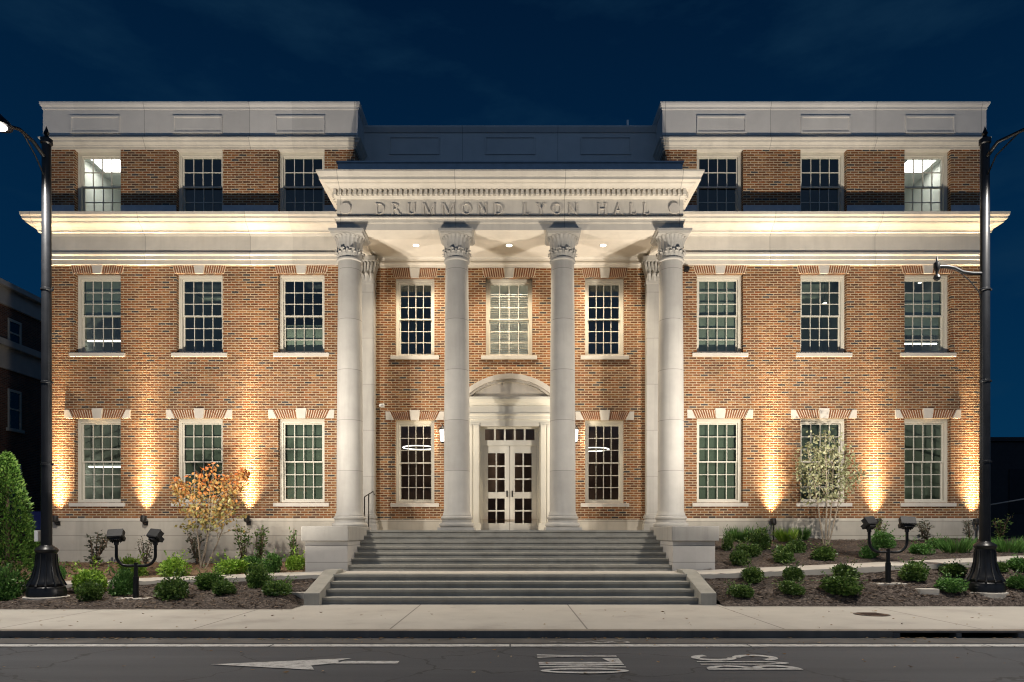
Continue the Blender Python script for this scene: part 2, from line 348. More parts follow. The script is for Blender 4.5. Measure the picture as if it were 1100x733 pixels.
def ground_mats():
    m, nt, b = newmat('asphalt'); g = geo(nt)
    mp = nt.nodes.new('ShaderNodeMapping'); mp.inputs['Scale'].default_value = (.16, 1.7, 1); nt.links.new(g['Position'], mp.inputs[0])
    a = noise(nt, 1.0, 6, .6, mp.outputs[0]); f = noise(nt, 120, 3, .7)
    c = ramp(nt, a, [(.25, (.022,.025,.032)), (.55, (.046,.051,.061)), (.8, (.072,.078,.090))])
    c = mixc(nt, mathn(nt, 'MULTIPLY', f, .7), c, (.060,.063,.070))
    vo = nt.nodes.new('ShaderNodeTexVoronoi'); vo.feature = 'DISTANCE_TO_EDGE'; vo.inputs['Scale'].default_value = .55
    nv = nt.nodes.new('ShaderNodeVectorMath'); nv.operation = 'ADD'; nt.links.new(g['Position'], nv.inputs[0])
    nn = nt.nodes.new('ShaderNodeTexNoise'); nn.inputs['Scale'].default_value = 1.5; nn.inputs['Detail'].default_value = 5; nt.links.new(g['Position'], nn.inputs[0]); nt.links.new(nn.outputs['Color'], nv.inputs[1])
    nt.links.new(nv.outputs[0], vo.inputs['Vector'])
    ck = mathn(nt, 'LESS_THAN', vo.outputs['Distance'], .009)
    sp_ = mathn(nt, 'GREATER_THAN', noise(nt, .8, 5, .7), .66); c = mixc(nt, mathn(nt, 'MULTIPLY', sp_, .45), c, (.018,.018,.019))
    c = mixc(nt, mathn(nt, 'MULTIPLY', ck, .75), c, (.016,.016,.017))
    nt.links.new(c, b.inputs['Base Color']); b.inputs['Roughness'].default_value = .78; b.inputs['Specular IOR Level'].default_value = .35
    bump(nt, b, f, .5, .008); M['asphalt'] = m
    m, nt, b = newmat('road_paint'); w = noise(nt, 9, 8, .75); w2 = noise(nt, 60, 3, .7)
    k = ramp(nt, mathn(nt, 'ADD', mathn(nt, 'MULTIPLY', w, .65), mathn(nt, 'MULTIPLY', w2, .35)), [(.36, (.10,.098,.095)), (.5, (.42,.415,.40)), (.7, (.62,.61,.59))])
    nt.links.new(k, b.inputs['Base Color']); b.inputs['Roughness'].default_value = .7; bump(nt, b, w2, .3, .004); M['paint'] = m
    m, nt, b = newmat('worn_road_paint'); w = noise(nt, 7, 8, .8)
    k = ramp(nt, w, [(.42, (.06,.058,.056)), (.55, (.30,.295,.28)), (.75, (.45,.44,.42))])
    nt.links.new(k, b.inputs['Base Color']); b.inputs['Roughness'].default_value = .75; M['wornpaint'] = m
    m, nt, b = newmat('sidewalk_concrete'); p = xyz(nt)
    a = noise(nt, .9, 7, .65); f = noise(nt, 70, 3, .6)
    c = ramp(nt, a, [(.25, (.27,.25,.22)), (.45, (.39,.365,.32)), (.62, (.43,.405,.355)), (.8, (.50,.47,.42))])
    c = mixc(nt, mathn(nt, 'MULTIPLY', f, .25), c, (.3,.28,.25))
    t = mathn(nt, 'FRACT', mathn(nt, 'DIVIDE', mathn(nt, 'ADD', p[0], 1.75+27-1.355), 2.71))
    j = mathn(nt, 'LESS_THAN', mathn(nt, 'ABSOLUTE', mathn(nt, 'SUBTRACT', t, .5)), .0045)
    c = mixc(nt, mathn(nt, 'MULTIPLY', j, .75), c, (.10,.09,.08))
    sp = mathn(nt, 'LESS_THAN', noise(nt, 3.1, 2), .27)
    c = mixc(nt, mathn(nt, 'MULTIPLY', sp, .4), c, (.22,.2,.18))
    ds = mathn(nt, 'LESS_THAN', noise(nt, 14, 2), .235); c = mixc(nt, mathn(nt, 'MULTIPLY', ds, .5), c, (.12,.11,.10))
    vc = nt.nodes.new('ShaderNodeTexVoronoi'); vc.feature = 'DISTANCE_TO_EDGE'; vc.inputs['Scale'].default_value = .35; nt.links.new(g['Position'], vc.inputs['Vector'])
    nt.links.new(c, b.inputs['Base Color']); b.inputs['Roughness'].default_value = .85; bump(nt, b, f, .25, .005); M['sidewalk'] = m
    for nm, key, cc in (('mulch_dark', 'mulch', [(.3, (.030,.022,.017)), (.55, (.072,.054,.043)), (.75, (.15,.12,.10))]),
                        ('mulch_tan', 'straw', [(.3, (.11,.065,.035)), (.55, (.21,.135,.075)), (.75, (.32,.22,.13))])):
        m, nt, b = newmat(nm); v = nt.nodes.new('ShaderNodeTexVoronoi'); v.inputs['Scale'].default_value = 34
        mp = nt.nodes.new('ShaderNodeMapping'); mp.inputs['Scale'].default_value = (1, 1.8, 1.4); mp.inputs['Rotation'].default_value = (0, 0, .6); nt.links.new(geo(nt)['Position'], mp.inputs[0])
        nt.links.new(mp.outputs[0], v.inputs['Vector'])
        sc = nt.nodes.new('ShaderNodeSeparateColor'); nt.links.new(v.outputs['Color'], sc.inputs[0])
        f = mathn(nt, 'ADD', mathn(nt, 'MULTIPLY', sc.outputs[0], .5), mathn(nt, 'MULTIPLY', noise(nt, 2.5, 6), .5))
        nt.links.new(ramp(nt, f, cc), b.inputs['Base Color']); b.inputs['Roughness'].default_value = .95
        bump(nt, b, sc.outputs[1], 1.0, .03); M[key] = m
ground_mats()
M['gutter'] = stone_mat('gutter_concrete', (.085,.08,.075), var=.35, streak=.3)
M['grass'] = plain('night_grass', (.03,.05,.02), .95, .4, 3)
M['curb'] = stone_mat('curb_concrete', (.21,.18,.145), var=.2, streak=.3)
M['chips'] = leaf_mat('mulch_chips', [(0, (.03,.02,.014)), (.6, (.11,.075,.05)), (1, (.27,.21,.16))], .9)
M['voussoir'] = plain('arch_brick', (.20,.075,.03), .85, .35, 9)
M['mortar'] = plain('mortar', (.60,.50,.365), .95, .1)

# ------------------------------------------------------------------ ground, road, pavement
CURB0, CURB1 = 9.42, 9.58
WALK_Z = .10
def setting():
    b = MB(); b.flat([(-700,-700),(700,-700),(700,900),(-700,900)], -.03); struct(b.build('ground', M['grass']))
    b = MB(); b.box(-120, 120, -6, CURB0, -.25, 0); struct(b.build('road', M['asphalt']))
    b = MB(); b.flat([(-120,8.98),(120,8.98),(120,CURB0),(-120,CURB0)], .004); struct(b.build('gutter', M['gutter']))
    # curb with a storm drain opening in two bays on the right
    b = MB(); z = WALK_Z + .004
    i0, i1, i2, i3 = 5.27, 6.02, 6.10, 6.86
    for x0, x1 in ((-120, i0-.1), (i3+.1, 120)): b.box(x0, x1, CURB0, CURB1, -.2, z)
    b.box(i0-.1, i3+.1, CURB0, CURB1, z-.035, z)
    for x0, x1 in ((i0-.1, i0), (i1, i2), (i3, i3+.1)): b.box(x0, x1, CURB0+.002, CURB1, -.2, z-.035)
    b.box(i0-.1, i3+.1, CURB1-.02, CURB1+.5, -.4, -.15)
    struct(b.build('curb', M['curb'], bevel=.012))
    b = MB(); b.box(-120, i0-.1, CURB1, 12.9, -.2, WALK_Z); b.box(i0-.1, i3+.1, CURB1+.55, 12.9, -.2, WALK_Z); b.box(i3+.1, 120, CURB1, 12.9, -.2, WALK_Z)
    b.box(i0-.1, i3+.1, CURB1, CURB1+.55, WALK_Z-.04, WALK_Z)
    struct(b.build('sidewalk', M['sidewalk']))
    # markings
    zm = .008
    b = MB()
    for k in range(-30, 30): b.flat([(k*3.0+.01,8.68),(k*3.0+2.99,8.68),(k*3.0+2.99,8.86),(k*3.0+.01,8.86)], zm)
    tag(b.build('lane_line', M['paint']), 'long white edge line painted along the road beside the curb', 'road marking')
    b = MB(); b.flat([(-3.22,7.50),(-2.02,7.20),(-2.12,7.44),(-1.90,7.86),(-2.0,7.85)][:3] + [(-1.86,7.58),(-1.90,7.72),(-1.78,7.88)], zm)
    b.flat([(-1.89,7.55),(-1.22,7.55),(-1.22,7.70),(-1.83,7.70)], zm)
    tag(b.build('arrow_marking', M['paint']), 'white arrow painted on the road pointing left', 'road marking')
    # lettering: letter "up" is -x, letter "right" is +y
    def road_text(name, glyphs, X0, X1, label):
        bb = MB()
        for y0, y1, polys in glyphs:
            for poly in polys: bb.flat([(X1 - v*(X1-X0), y0 + u*(y1-y0)) for u, v in poly], zm)
        tag(bb.build(name, M['paint']), label, 'road marking')
    def ring(t=.2, n=20, a0=0, a1=2*pi, cx=.5, cy=.5, rx=.5, ry=.5, tv=.10):
        out = []
        for i in range(n):
            p, q = a0+(a1-a0)*i/n, a0+(a1-a0)*(i+1)/n
            out.append([(cx+rx*cos(p), cy+ry*sin(p)), (cx+rx*cos(q), cy+ry*sin(q)), (cx+(rx-t)*cos(q), cy+(ry-tv)*sin(q)), (cx+(rx-t)*cos(p), cy+(ry-tv)*sin(p))])
        return out
    G = {'O': ring(.29, tv=.1), 'N': [[(0,0),(.28,0),(.28,1),(0,1)], [(.72,0),(1,0),(1,1),(.72,1)], [(.28,1),(.28,.7),(.72,0),(.72,.3)]],
         'L': [[(0,0),(.3,0),(.3,1),(0,1)], [(.3,0),(1,0),(1,.2),(.3,.14)]],
         'Y': [[(.34,0),(.66,0),(.66,.5),(.34,.5)], [(.34,.5),(.5,.5),(.30,1),(0,1)], [(.5,.5),(.66,.5),(1,1),(.70,1)]],
         'B': [[(0,0),(.3,0),(.3,1),(0,1)]] + ring(.36, 12, -pi/2, pi/2, .24, .26, .76, .26, .1) + ring(.3, 12, -pi/2, pi/2, .24, .74, .70, .26, .1),
         'U': [[(0,.35),(.24,.35),(.24,1),(0,1)], [(.76,.35),(1,.35),(1,1),(.76,1)]] + ring(.24, 12, pi, 2*pi, .5, .35, .5, .35, .12),
         'S': ring(.26, 12, pi*.1, pi*1.5, .5, .74, .5, .26, .1) + ring(.26, 12, -pi*.9, pi*.5, .5, .26, .5, .26, .1)}
    road_text('lane_lettering', [(7.02,7.30,G['O']),(7.33,7.53,G['N']),(7.55,7.86,G['L']),(7.90,8.12,G['Y'])], .31, 1.22, 'white letters ONLY painted on the asphalt, read from the right')
    road_text('lane_lettering', [(7.21,7.46,G['B']),(7.49,7.68,G['U']),(7.72,8.10,G['S'])], 2.05, 3.03, 'white letters BUS painted on the asphalt, read from the right')
    b = MB()
    for x0, x1, y0, y1 in ((.5,.72,9.02,9.06),(.80,.98,8.99,9.03),(.95,1.1,9.03,9.07),(1.08,1.25,8.98,9.01)): b.flat([(x0,y0),(x1,y0),(x1-.02,y1),(x0+.03,y1)], zm)
    for cx in (1.42, 1.18):
        for i in range(14):
            p, q = 2*pi*i/14, 2*pi*(i+1)/14
            b.flat([(cx+.13*cos(p),9.04+.11*sin(p)),(cx+.13*cos(q),9.04+.11*sin(q)),(cx+.09*cos(q),9.04+.075*sin(q)),(cx+.09*cos(p),9.04+.075*sin(p))], zm+.0005*(cx<1.3))
    tag(b.build('lane_symbol', M['wornpaint']), 'worn white cycle symbol painted between the edge line and the curb', 'road marking')
    # manhole
    t = thing('manhole_cover', 'round rusty iron manhole cover set in the sidewalk', 'manhole cover', (5.85, 11.3, WALK_Z))
    b = MB(); b.lathe([(.27,WALK_Z-.05),(.27,WALK_Z+.006),(.245,WALK_Z+.006)], 5.85, 11.3, 32, True); b.build('rim', M['dark'], t)
    b = MB(); b.lathe([(.24,WALK_Z-.05),(.24,WALK_Z+.010)], 5.85, 11.3, 32)
    for k in range(5): b.box(5.85-.16, 5.85+.16, 11.3-.16+k*.075, 11.3-.135+k*.075, WALK_Z+.008, WALK_Z+.016)
    b.build('lid', plain('rusty_iron', (.10,.06,.04), .7, .4, 20), t)
setting()

WING_L, WING_R, BAY = -12.75, 13.0, 4.30
YW, YP = 19.33, 19.63
def sn(x, y, s=1.0): return (sin(x*1.7*s+y*2.3*s)+sin(x*3.1*s-y*1.3*s+1.7)+sin(x*.7*s+y*4.1*s+.5))/3
def walk_z(x): return .60 - .0375*max(0, -x-3.6) if x < 0 else .60 + .046*max(0, x-4.0)
MOUNDS = []
def ground_z(x, y):
    z = ground_raw(x, y)
    for mx, my, mz, mr in MOUNDS:
        k = math.exp(-(((x-mx)**2+(y-my)**2)/mr**2)**2)*max(0, min(1, (y-(12.60 if x > 0 else 12.1))/.12)); z += (mz-z)*k
    ay = 12.75
    if y < 13.2 and abs(x) < 4.3: z = min(z, WALK_Z+.008+max(0, (abs(x)-3.85))*.5+max(0,y-12.75)*.28)
    return z
for mx_, my_, Y_ in ((50,641,12.8),(1058,636,13.0)): MOUNDS.append((at(mx_,my_,Y_)[0], Y_, at(mx_,my_,Y_)[2]-.012, .46))
for mx_, my_, Y_ in ((146,643,12.85),(954,627,13.3)): MOUNDS.append((at(mx_,my_,Y_)[0], Y_, at(mx_,my_,Y_)[2]-.01, .42))
def ground_raw(x, y):
    zs = walk_z(x)
    if y < 13.9:
        if x > 0: y = 12.06+(y-12.55)*(1.84/1.35)
        t = max(0, min(1, (y-12.05)/1.75)); return WALK_Z-.02 + (zs-.11-WALK_Z)*t**.62 + .03*sn(x, y)*min(1, t*4)
    if y < 14.9: return zs
    t = max(0, min(1, (y-14.9)/4.3)); e = .64 if x < 0 else 1.28
    return zs-.03 + (e-zs)*t**.8 + .05*sn(x, y)*min(1, t*5)
def beds():
    for sx in (-1, 1):
        x0, x1 = (-24, -3.78) if sx < 0 else (3.86, 24)
        for nm, mat, y0, y1, ny in (('planting_bed', M['mulch'], 12.06 if sx < 0 else 12.55, 13.9, 24), ('planting_bed', M['straw'] if sx < 0 else M['mulch2'], 14.9, 19.45, 44)):
            b = MB(); nx = 180; xs = [x0+(x1-x0)*i/nx for i in range(nx+1)]
            for j in range(ny+1):
                y = y0+(y1-y0)*j/ny
                for x in xs:
                    zz = ground_z(x, y)
                    b.v.append((x, y, max(zz, WALK_Z+.006) if (j == 0 and y1 < 14) else zz + random.uniform(-.008, .012)))
            for j in range(ny):
                for i in range(nx): k = j*(nx+1)+i; b.f.append((k, k+1, k+nx+2, k+nx+1))
            struct(b.build(nm, mat, smooth=True))
        # the concrete garden walk at the height of the middle landing
        b = MB(); n = 40; xs = [(-24+(-3.5+24)*i/n) if sx < 0 else (3.5+20.5*i/n) for i in range(n+1)]
        for x in xs:
            z = walk_z(x); b.v += [(x,13.86,z-.4),(x,13.86,z),(x,14.94,z+.02),(x,14.94,z-.4)]
        for i in range(n):
            for j in range(4): k = i*4; b.f.append((k+j, k+4+j, k+4+(j+1)%4, k+(j+1)%4))
        b.f.append((0,1,2,3)); k = n*4; b.f.append((k,k+1,k+2,k+3))
        struct(b.build('garden_walk', M['concrete']))
    # loose chips of bark over the beds
    b = MB()
    for i in range(9000):
        sx = random.choice((-1, 1)); x = sx*random.uniform(3.9, 13); low = random.random() < .62
        y = random.uniform(12.1 if sx < 0 else 12.6, 13.84) if low else random.uniform(15.0, 19.2)
        z = ground_z(x, y)+.02
        Mx = Matrix.Translation((x, y, z)) @ Matrix.Rotation(random.uniform(0, 6.3), 4, 'Z') @ Matrix.Rotation(random.uniform(-.6, .6), 4, 'X')
        l, w = random.uniform(.015, .045), random.uniform(.006, .014)
        b.quad(*[Mx @ Vector(p) for p in ((-l,-w,0),(l,-w*.7,.004),(l*.9,w,0),(-l,w,.006))])
    o = b.build('mulch', M['chips']); o['kind'] = 'stuff'
M['mulch2'] = M['mulch']
beds()

# ------------------------------------------------------------------ the hall
hall = thing('brick_hall', 'three-storey red brick hall with white columned portico and stone cornices', 'building', (0, YW, 1.49))

def wall_panel(b, x0, x1, z0, z1, yf, yb, ops):
    xs = sorted({x0, x1, *[v for o in ops for v in o[:2]]}); zs = sorted({z0, z1, *[v for o in ops for v in o[2:4]]})
    for i in range(len(xs)-1):
        for j in range(len(zs)-1):
            cx, cz = (xs[i]+xs[i+1])/2, (zs[j]+zs[j+1])/2
            if any(o[0] < cx < o[1] and o[2] < cz < o[3] for o in ops): continue
            for y in (yf, yb): b.quad((xs[i],y,zs[j]),(xs[i+1],y,zs[j]),(xs[i+1],y,zs[j+1]),(xs[i],y,zs[j+1]))
    for a, c, d, e in ops:
        b.quad((a,yf,d),(a,yb,d),(a,yb,e),(a,yf,e)); b.quad((c,yf,d),(c,yf,e),(c,yb,e),(c,yb,d))
        b.quad((a,yf,e),(a,yb,e),(c,yb,e),(c,yf,e)); b.quad((a,yf,d),(c,yf,d),(c,yb,d),(a,yb,d))
    b.quad((x0,yf,z0),(x0,yb,z0),(x0,yb,z1),(x0,yf,z1)); b.quad((x1,yf,z0),(x1,yf,z1),(x1,yb,z1),(x1,yb,z0))
    b.quad((x0,yf,z1),(x0,yb,z1),(x1,yb,z1),(x1,yf,z1)); b.quad((x0,yf,z0),(x1,yf,z0),(x1,yb,z0),(x0,yb,z0))

F1, F2, F3 = (2.267, 4.60), (6.416, 8.61), (10.2, 12.05)
XL, XR = (-11.42, -8.60, -5.78), (5.81, 8.68, 11.56)
HW = .64
PWX = (-2.68, -.03, 2.66); PW = (.55, .655, .55)
def walls():
    for x0, x1, cs in ((WING_L, -BAY, XL), (BAY, WING_R, XR)):
        b = MB(); wall_panel(b, x0, x1, 1.83, 12.06, YW, YW+.35, [(c-HW, c+HW, *f) for c in cs for f in (F1, F2, F3)])
        # flank walls and back
        ox = x0 if x0 < 0 else x1; s = 1 if x0 < 0 else -1
        b.box(min(ox, ox+s*.35), max(ox, ox+s*.35), YW+.352, 33, 0, 12.06)
        ix = x1 if x0 < 0 else x0; s = -s
        b.box(min(ix, ix+s*.3), max(ix, ix+s*.3), YW+.352, 24, 9.3, 12.06)
        b.build('wall', M['brick'], hall)
        b = MB(); b.box(x0+.01, x1-.01, YW+.1, 33, 12.4, 12.6); b.build('roof', M['roof'], hall)
        # stone water table
        b = MB(); pr = [(-.3,-.1),(.05,-.1),(.05,1.76),(.02,1.832),(-.3,1.832)]
        b.sweep([(x0,33),(x0,YW),(x1,YW)] if x0 < 0 else [(x0,YW),(x1,YW),(x1,33)], pr); b.build('water_table', M['base'], hall)
    dz = 4.02
    b = MB(); wall_panel(b, -BAY, BAY, 1.80, 8.90, YP, YP+.35, [(c-w, c+w, *f) for c, w in zip(PWX, PW) for f in (F1, F2) if not (abs(c) < .5 and f is F1)] + [(-.85, .83, 1.801, 4.42)])
    b.box(-BAY-.0, -BAY+.02, YW, YP, 1.8, 8.9); b.box(BAY-.02, BAY, YW, YP, 1.8, 8.9)
    b.build('wall', M['brick'], hall)
    b = MB(); b.box(-BAY, -1.22, YP-.05, YP+.3, 1.40, 1.80); b.box(1.2, BAY, YP-.05, YP+.3, 1.40, 1.80); b.build('water_table', M['base'], hall)
    # frieze band under the portico ceiling
    b = MB(); b.sweep([(-BAY+.03,YP),(BAY-.03,YP)], [(-.2,8.88),(.05,8.88),(.05,8.94),(.09,8.96),(.09,9.0),(.05,9.02),(.05,9.10),(.14,9.2),(-.2,9.2)]); b.build('frieze', M['ceil'], hall)
walls()

def cornices():
    main = [(-.2,10.10),(.50,10.10),(.495,10.03),(.46,9.98),(.46,9.94),(.40,9.88),(.40,9.86),(.37,9.855),(.37,9.835),(.33,9.82),(.27,9.79),(.22,9.74),(.20,9.71),(.20,9.675),(.12,9.665),(.10,9.63),(.06,9.61),
            (.06,9.17),(.045,9.165),(.045,9.145),(.13,9.14),(.13,9.09),(.10,9.05),(.10,8.96),(.07,8.955),(.07,8.83),(-.2,8.83)]
    cap = [(-.2,12.28),(.20,12.28),(.19,12.24),(.16,12.22),(.15,12.17),(.09,12.12),(.08,12.085),(.05,12.08),(.05,12.035),(-.2,12.035)]
    par = [(-.3,13.26),(.18,13.26),(.18,13.225),(.165,13.18),(.13,13.13),(.13,13.085),(.11,13.08),(.11,12.37),(.09,12.36),(.09,12.275),(-.3,12.275)]
    for s in (-1, 1):
        if s < 0: pa = [(WING_L,33),(WING_L,YW),(-BAY,YW)]; pb = pa + [(-BAY,24)]
        else: pa = [(BAY,YW),(WING_R,YW),(WING_R,33)]; pb = [(BAY,24)] + pa
        b = MB(); b.sweep(pa, main); b.build('cornice', M['stone'], hall)
        b = MB(); b.sweep(pb, cap); b.build('string_course', M['stone'], hall)
        b = MB(); b.sweep(pb, par); pz = b.build('parapet', M['parapet'], hall)
        xs_ = [WING_L] + sum([[c-HW, c+HW] for c in XL], []) + [-BAY] if s < 0 else [BAY] + sum([[c-HW, c+HW] for c in XR], []) + [WING_R]
        for k in range(0, len(xs_), 2): b = MB().box(xs_[k]+.002, xs_[k+1]-.002, YW-.012, YW+.03, 10.05, 10.50); b.build('base_course', M['metal'], hall)
        for c in (XL if s < 0 else XR):
            b = MB(); y = YW-.11
            for (x0,x1,z0,z1) in ((c-.68,c+.68,12.86,12.90),(c-.68,c+.68,12.42,12.46),(c-.68,c-.64,12.46,12.86),(c+.64,c+.68,12.46,12.86)): b.box(x0,x1,y-.03,y+.01,z0,z1)
            b.box(c-.64,c+.64,y-.008,y+.01,12.46,12.86)
            b.build('panel', M['parapet'], pz)
    # the recessed middle parapet above the portico
    b = MB(); b.sweep([(-BAY-.2,20.10),(BAY+.2,20.10)], [(-.4,13.09),(.12,13.09),(.12,13.05),(.06,12.93),(.03,12.92),(.03,12.12),(.06,12.1),(.06,12.04),(.0,12.0),(0,9.2),(-.4,9.2)]); pz = b.build('parapet', M['parapet'], hall)
    for c in (-2.75, 0, 2.75):
        b = MB(); y = 20.07
        for (x0,x1,z0,z1) in ((c-.72,c+.72,12.78,12.81),(c-.72,c+.72,12.30,12.33),(c-.72,c-.69,12.33,12.78),(c+.69,c+.72,12.33,12.78)): b.box(x0,x1,y-.025,y+.01,z0,z1)
        b.build('panel', M['parapet'], pz)
    b = MB(); b.box(-BAY, BAY, 20.3, 33, 12.3, 12.5); b.build('roof', M['roof'], hall)
    b = MB(); b.box(3.34, 3.40, 20.0, 20.06, 13.08, 13.26); b.build('roof_vent', M['whiteplastic'], hall)
cornices()

# --- serif capitals as solid strokes
def glyph(ch):
    T, t, s, h = .125, .05, .06, .03          # thick, thin, serif overhang, serif height
    P = []; w = .8
    def rect(x0, x1, y0, y1): P.append([(x0,y0),(x1,y0),(x1,y1),(x0,y1)])
    def stem(x, wd, y0=0, y1=1, b=True, tp=True):
        rect(x, x+wd, y0, y1)
        if b: rect(x-s, x+wd+s, y0, y0+h)
        if tp: rect(x-s, x+wd+s, y1-h, y1)
    def arc(cx, cy, rx, ry, a0, a1, tx, ty, n=18):
        for i in range(n):
            p, q = a0+(a1-a0)*i/n, a0+(a1-a0)*(i+1)/n
            P.append([(cx+rx*cos(p),cy+ry*sin(p)),(cx+rx*cos(q),cy+ry*sin(q)),(cx+(rx-tx)*cos(q),cy+(ry-ty)*sin(q)),(cx+(rx-tx)*cos(p),cy+(ry-ty)*sin(p))])
    def diag(x0, y0, x1, y1, wd): P.append([(x0,y0),(x0+wd,y0),(x1+wd,y1),(x1,y1)])
    if ch == 'D': stem(.08, T); rect(.2,.34,0,t); rect(.2,.34,1-t,1); arc(.34,.5,.5,.5,-pi/2,pi/2,T,t); w = .9
    elif ch == 'R':
        stem(.08, T); rect(.2,.32,1-t,1); rect(.2,.32,.46,.46+t); arc(.32,.73,.3,.27,-pi/2,pi/2,.13,t); diag(.30,.47,.64,0,.15) if False else diag(.66,0,.34,.5,.16); rect(.62,.9,0,h); w = .86
    elif ch == 'U': stem(.08, T, .3, 1, b=False); stem(.68, t, .3, 1, b=False); arc(.41,.3,.33,.3,pi,2*pi,.11,.08); w = .86
    elif ch == 'M': stem(.06, t, tp=False); rect(-.02,.16,1-h,1); stem(.98, .11, tp=False); rect(1.0,1.16,1-h,1); diag(.53,0,.06,1,.12); diag(.55,0,.99,1,.065); w = 1.2
    elif ch == 'O': arc(.46,.5,.46,.5,0,2*pi,T,t,32); w = .92
    elif ch == 'N': stem(.08, t); stem(.74, t, b=False); diag(.70,0,.05,1,.14); w = .9
    elif ch == 'L': stem(.08, T); rect(.2,.6,0,t); P.append([(.54,0),(.6,0),(.62,.24),(.585,.24)]); w = .64
    elif ch == 'Y': stem(.36, T, 0, .48, tp=False); diag(.36,.46,.04,1,.15); diag(.45,.46,.72,1,.06); rect(-.02,.26,1-h,1); rect(.62,.86,1-h,1); w = .84
    elif ch == 'H': stem(.08, T); stem(.68, T); rect(.2,.7,.48,.48+t); w = .9
    elif ch == 'A': diag(.06,0,.42,1,.06); diag(.68,0,.36,1,.15); rect(.2,.68,.34,.34+t); rect(-.02,.2,0,h); rect(.62,.9,0,h); w = .88
    return P, w

